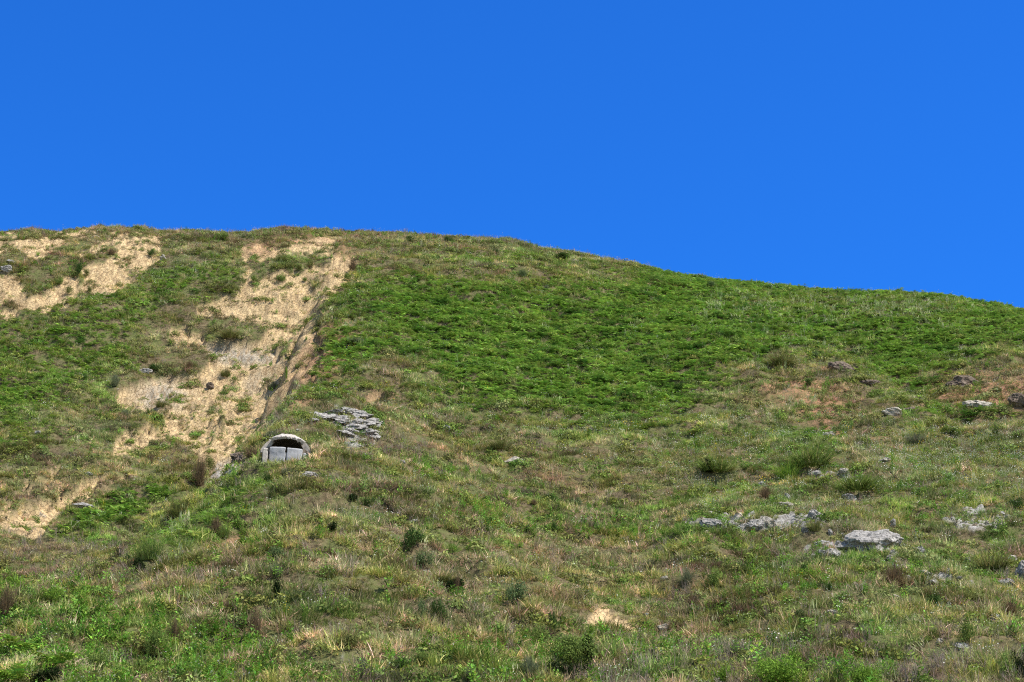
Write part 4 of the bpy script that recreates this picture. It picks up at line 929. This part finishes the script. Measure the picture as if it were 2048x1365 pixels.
# bracken
x, y, z, Z = candidates(16); n = len(x)
k = rng.random(n) < np.clip((Z['brack'] + .22*patch(x, y, 1.6, 231) + .2*patch(x, y, 5, 232) - .10)*1.15, 0, 1)*(1-Z['bare']); k &= Z['brack'] > .08
x, y, z = x[k], y[k], z[k]; Z = {q: v[k] for q, v in Z.items()}; n = len(x)
t = np.tile(BRK, (n, 1)); t = lerp(t, C(.32,.47,.10), .32 + .8*patch(x, y, 2.2, 233) + rng.normal(0, .2, n)); t = lerp(t, C(.085,.18,.04), .12 - .9*patch(x, y, 1.4, 235) + rng.normal(0, .15, n)); t = lerp(t, OLIVE, .66 - Z['brack'] + .6*patch(x, y, 3, 237))
t *= rng.uniform(.8, 1.2, (n, 1)); sz_ = rng.uniform(.3, .85, n)*(.72 + .35*np.clip(Z['brack'], 0, 1)); 
scatter("bracken", "dense bright green bracken carpeting the upper slope", "bracken", P_FERN, 4, x, y, z, sz_, t, .2)
# leafy weeds
x, y, z, Z = candidates(5); n = len(x); k = rng.random(n) < np.clip(Z['weed']*1.35 + .5*patch(x, y, 1.5, 241) - .02 + .15*Z['lush'], 0, 1)*(1-Z['bare']*.9)*(1-.8*np.clip(Z['brack'], 0, 1)); k |= rng.random(n) < .045*Z['bare']
x, y, z = x[k], y[k], z[k]; Z = {q: v[k] for q, v in Z.items()}; n = len(x)
t = np.tile(C(.24,.43,.07), (n, 1)); t = lerp(t, C(.14,.27,.05), .5 + patch(x, y, 1.2, 243)); t *= rng.uniform(.7, 1.2, (n, 1))
scatter("weeds", "bright leafy weeds growing through the turf", "weeds", P_WEED, 4, x, y, z, rng.uniform(.5, 1.2, n)*(1+.3*(1-sstep(60, 85, y))), t)
# last year's bracken and leaf litter
x, y, z, Z = candidates(6); n = len(x); k = rng.random(n) < np.clip(Z['deadf']*1.1 + .75*patch(x, y, 1.3, 251) - .10 + .15*(y < 105), 0, .9)*(1-Z['bare'])*(1-np.clip(Z['brack']*1.3, 0, 1))
x, y, z = x[k], y[k], z[k]; n = len(x)
t = np.tile(C(.46,.32,.21), (n, 1)); t = lerp(t, C(.52,.42,.33), rng.random(n)); t = lerp(t, C(.30,.15,.09), patch(x, y, 1.1, 253) + rng.normal(0, .2, n)); t *= rng.uniform(.7, 1.25, (n, 1))
scatter("dead_fern_litter", "curled pinkish brown dead fern litter between the tufts", "litter", P_DEAD, 4, x, y, z, rng.uniform(.4, .9, n), t, .15)
# dry stems
x, y, z, Z = candidates(5); n = len(x); k = rng.random(n) < np.clip(Z['twig']*.95 + .5*patch(x, y, 1.7, 261) - .16 + .12*Z['dry'], 0, .9)*(1-Z['bare']*.9)*(1-np.clip(Z['brack']*1.2, 0, 1))
x, y, z = x[k], y[k], z[k]; Z = {q: v[k] for q, v in Z.items()}; n = len(x)
t = np.tile(C(.30,.24,.20), (n, 1)); t = lerp(t, C(.24,.14,.11), patch(x, y, 1.5, 263) + rng.normal(0, .25, n)+.2); t = lerp(t, C(.42,.37,.33), rng.random(n)*.5)
scatter("dry_stems", "grey brown dead stems standing in the grass", "stems", P_TWIG, 4, x, y, z, rng.uniform(.45, 1.1, n), t)
# flowers
x, y, z, Z = candidates(9); n = len(x); k = rng.random(n) < np.clip(Z['flow']*1.0 + .25*patch(x, y, 1.5, 271) + .03, 0, 1)*(1-Z['bare'])
x, y, z = x[k], y[k], z[k]; n = len(x); t = np.tile(C(.80,.80,.74), (n, 1)); yl = rng.random(n) < .10; t[yl] = C(.85,.62,.06)
scatter("wildflowers", "tiny white and yellow meadow flowers", "flowers", P_FLOW, 3, x, y, z, rng.uniform(.8, 1.45, n), t)
x, y, z, Z = candidates(5); n = len(x); k = rng.random(n) < np.clip(Z['tallg']*.8, 0, 1)*(1-Z['bare']); k |= rng.random(n) < .012*(1-Z['bare'])
x, y, z = x[k], y[k], z[k]; n = len(x); t = np.tile(C(.30,.38,.16), (n, 1)); t = lerp(t, C(.48,.46,.30), rng.random(n))
scatter("tall_grass", "tall pale seeding grass above the bracken", "grass", P_TALL, 3, x, y, z, rng.uniform(.35, .8, n)*(1-.45*sstep(-9, -2, y-np.interp(x/y, GU, RIDGE))), t)
x, y, z, Z = candidates(6); n = len(x); k = rng.random(n) < np.clip(Z['stony']*.6 + .015*Z['bare'] + .03*(Z['clay'] > .5), 0, 1); x, y, z = x[k], y[k], z[k]; n = len(x)
scatter("pebbles", "small loose stones on the bare and rocky patches", "pebbles", P_STONE, 4, x, y, z, rng.uniform(.3, 1.9, n)*(1-.5*Z['bare'][k]), np.tile(C(.5,.5,.5), (n, 1)))
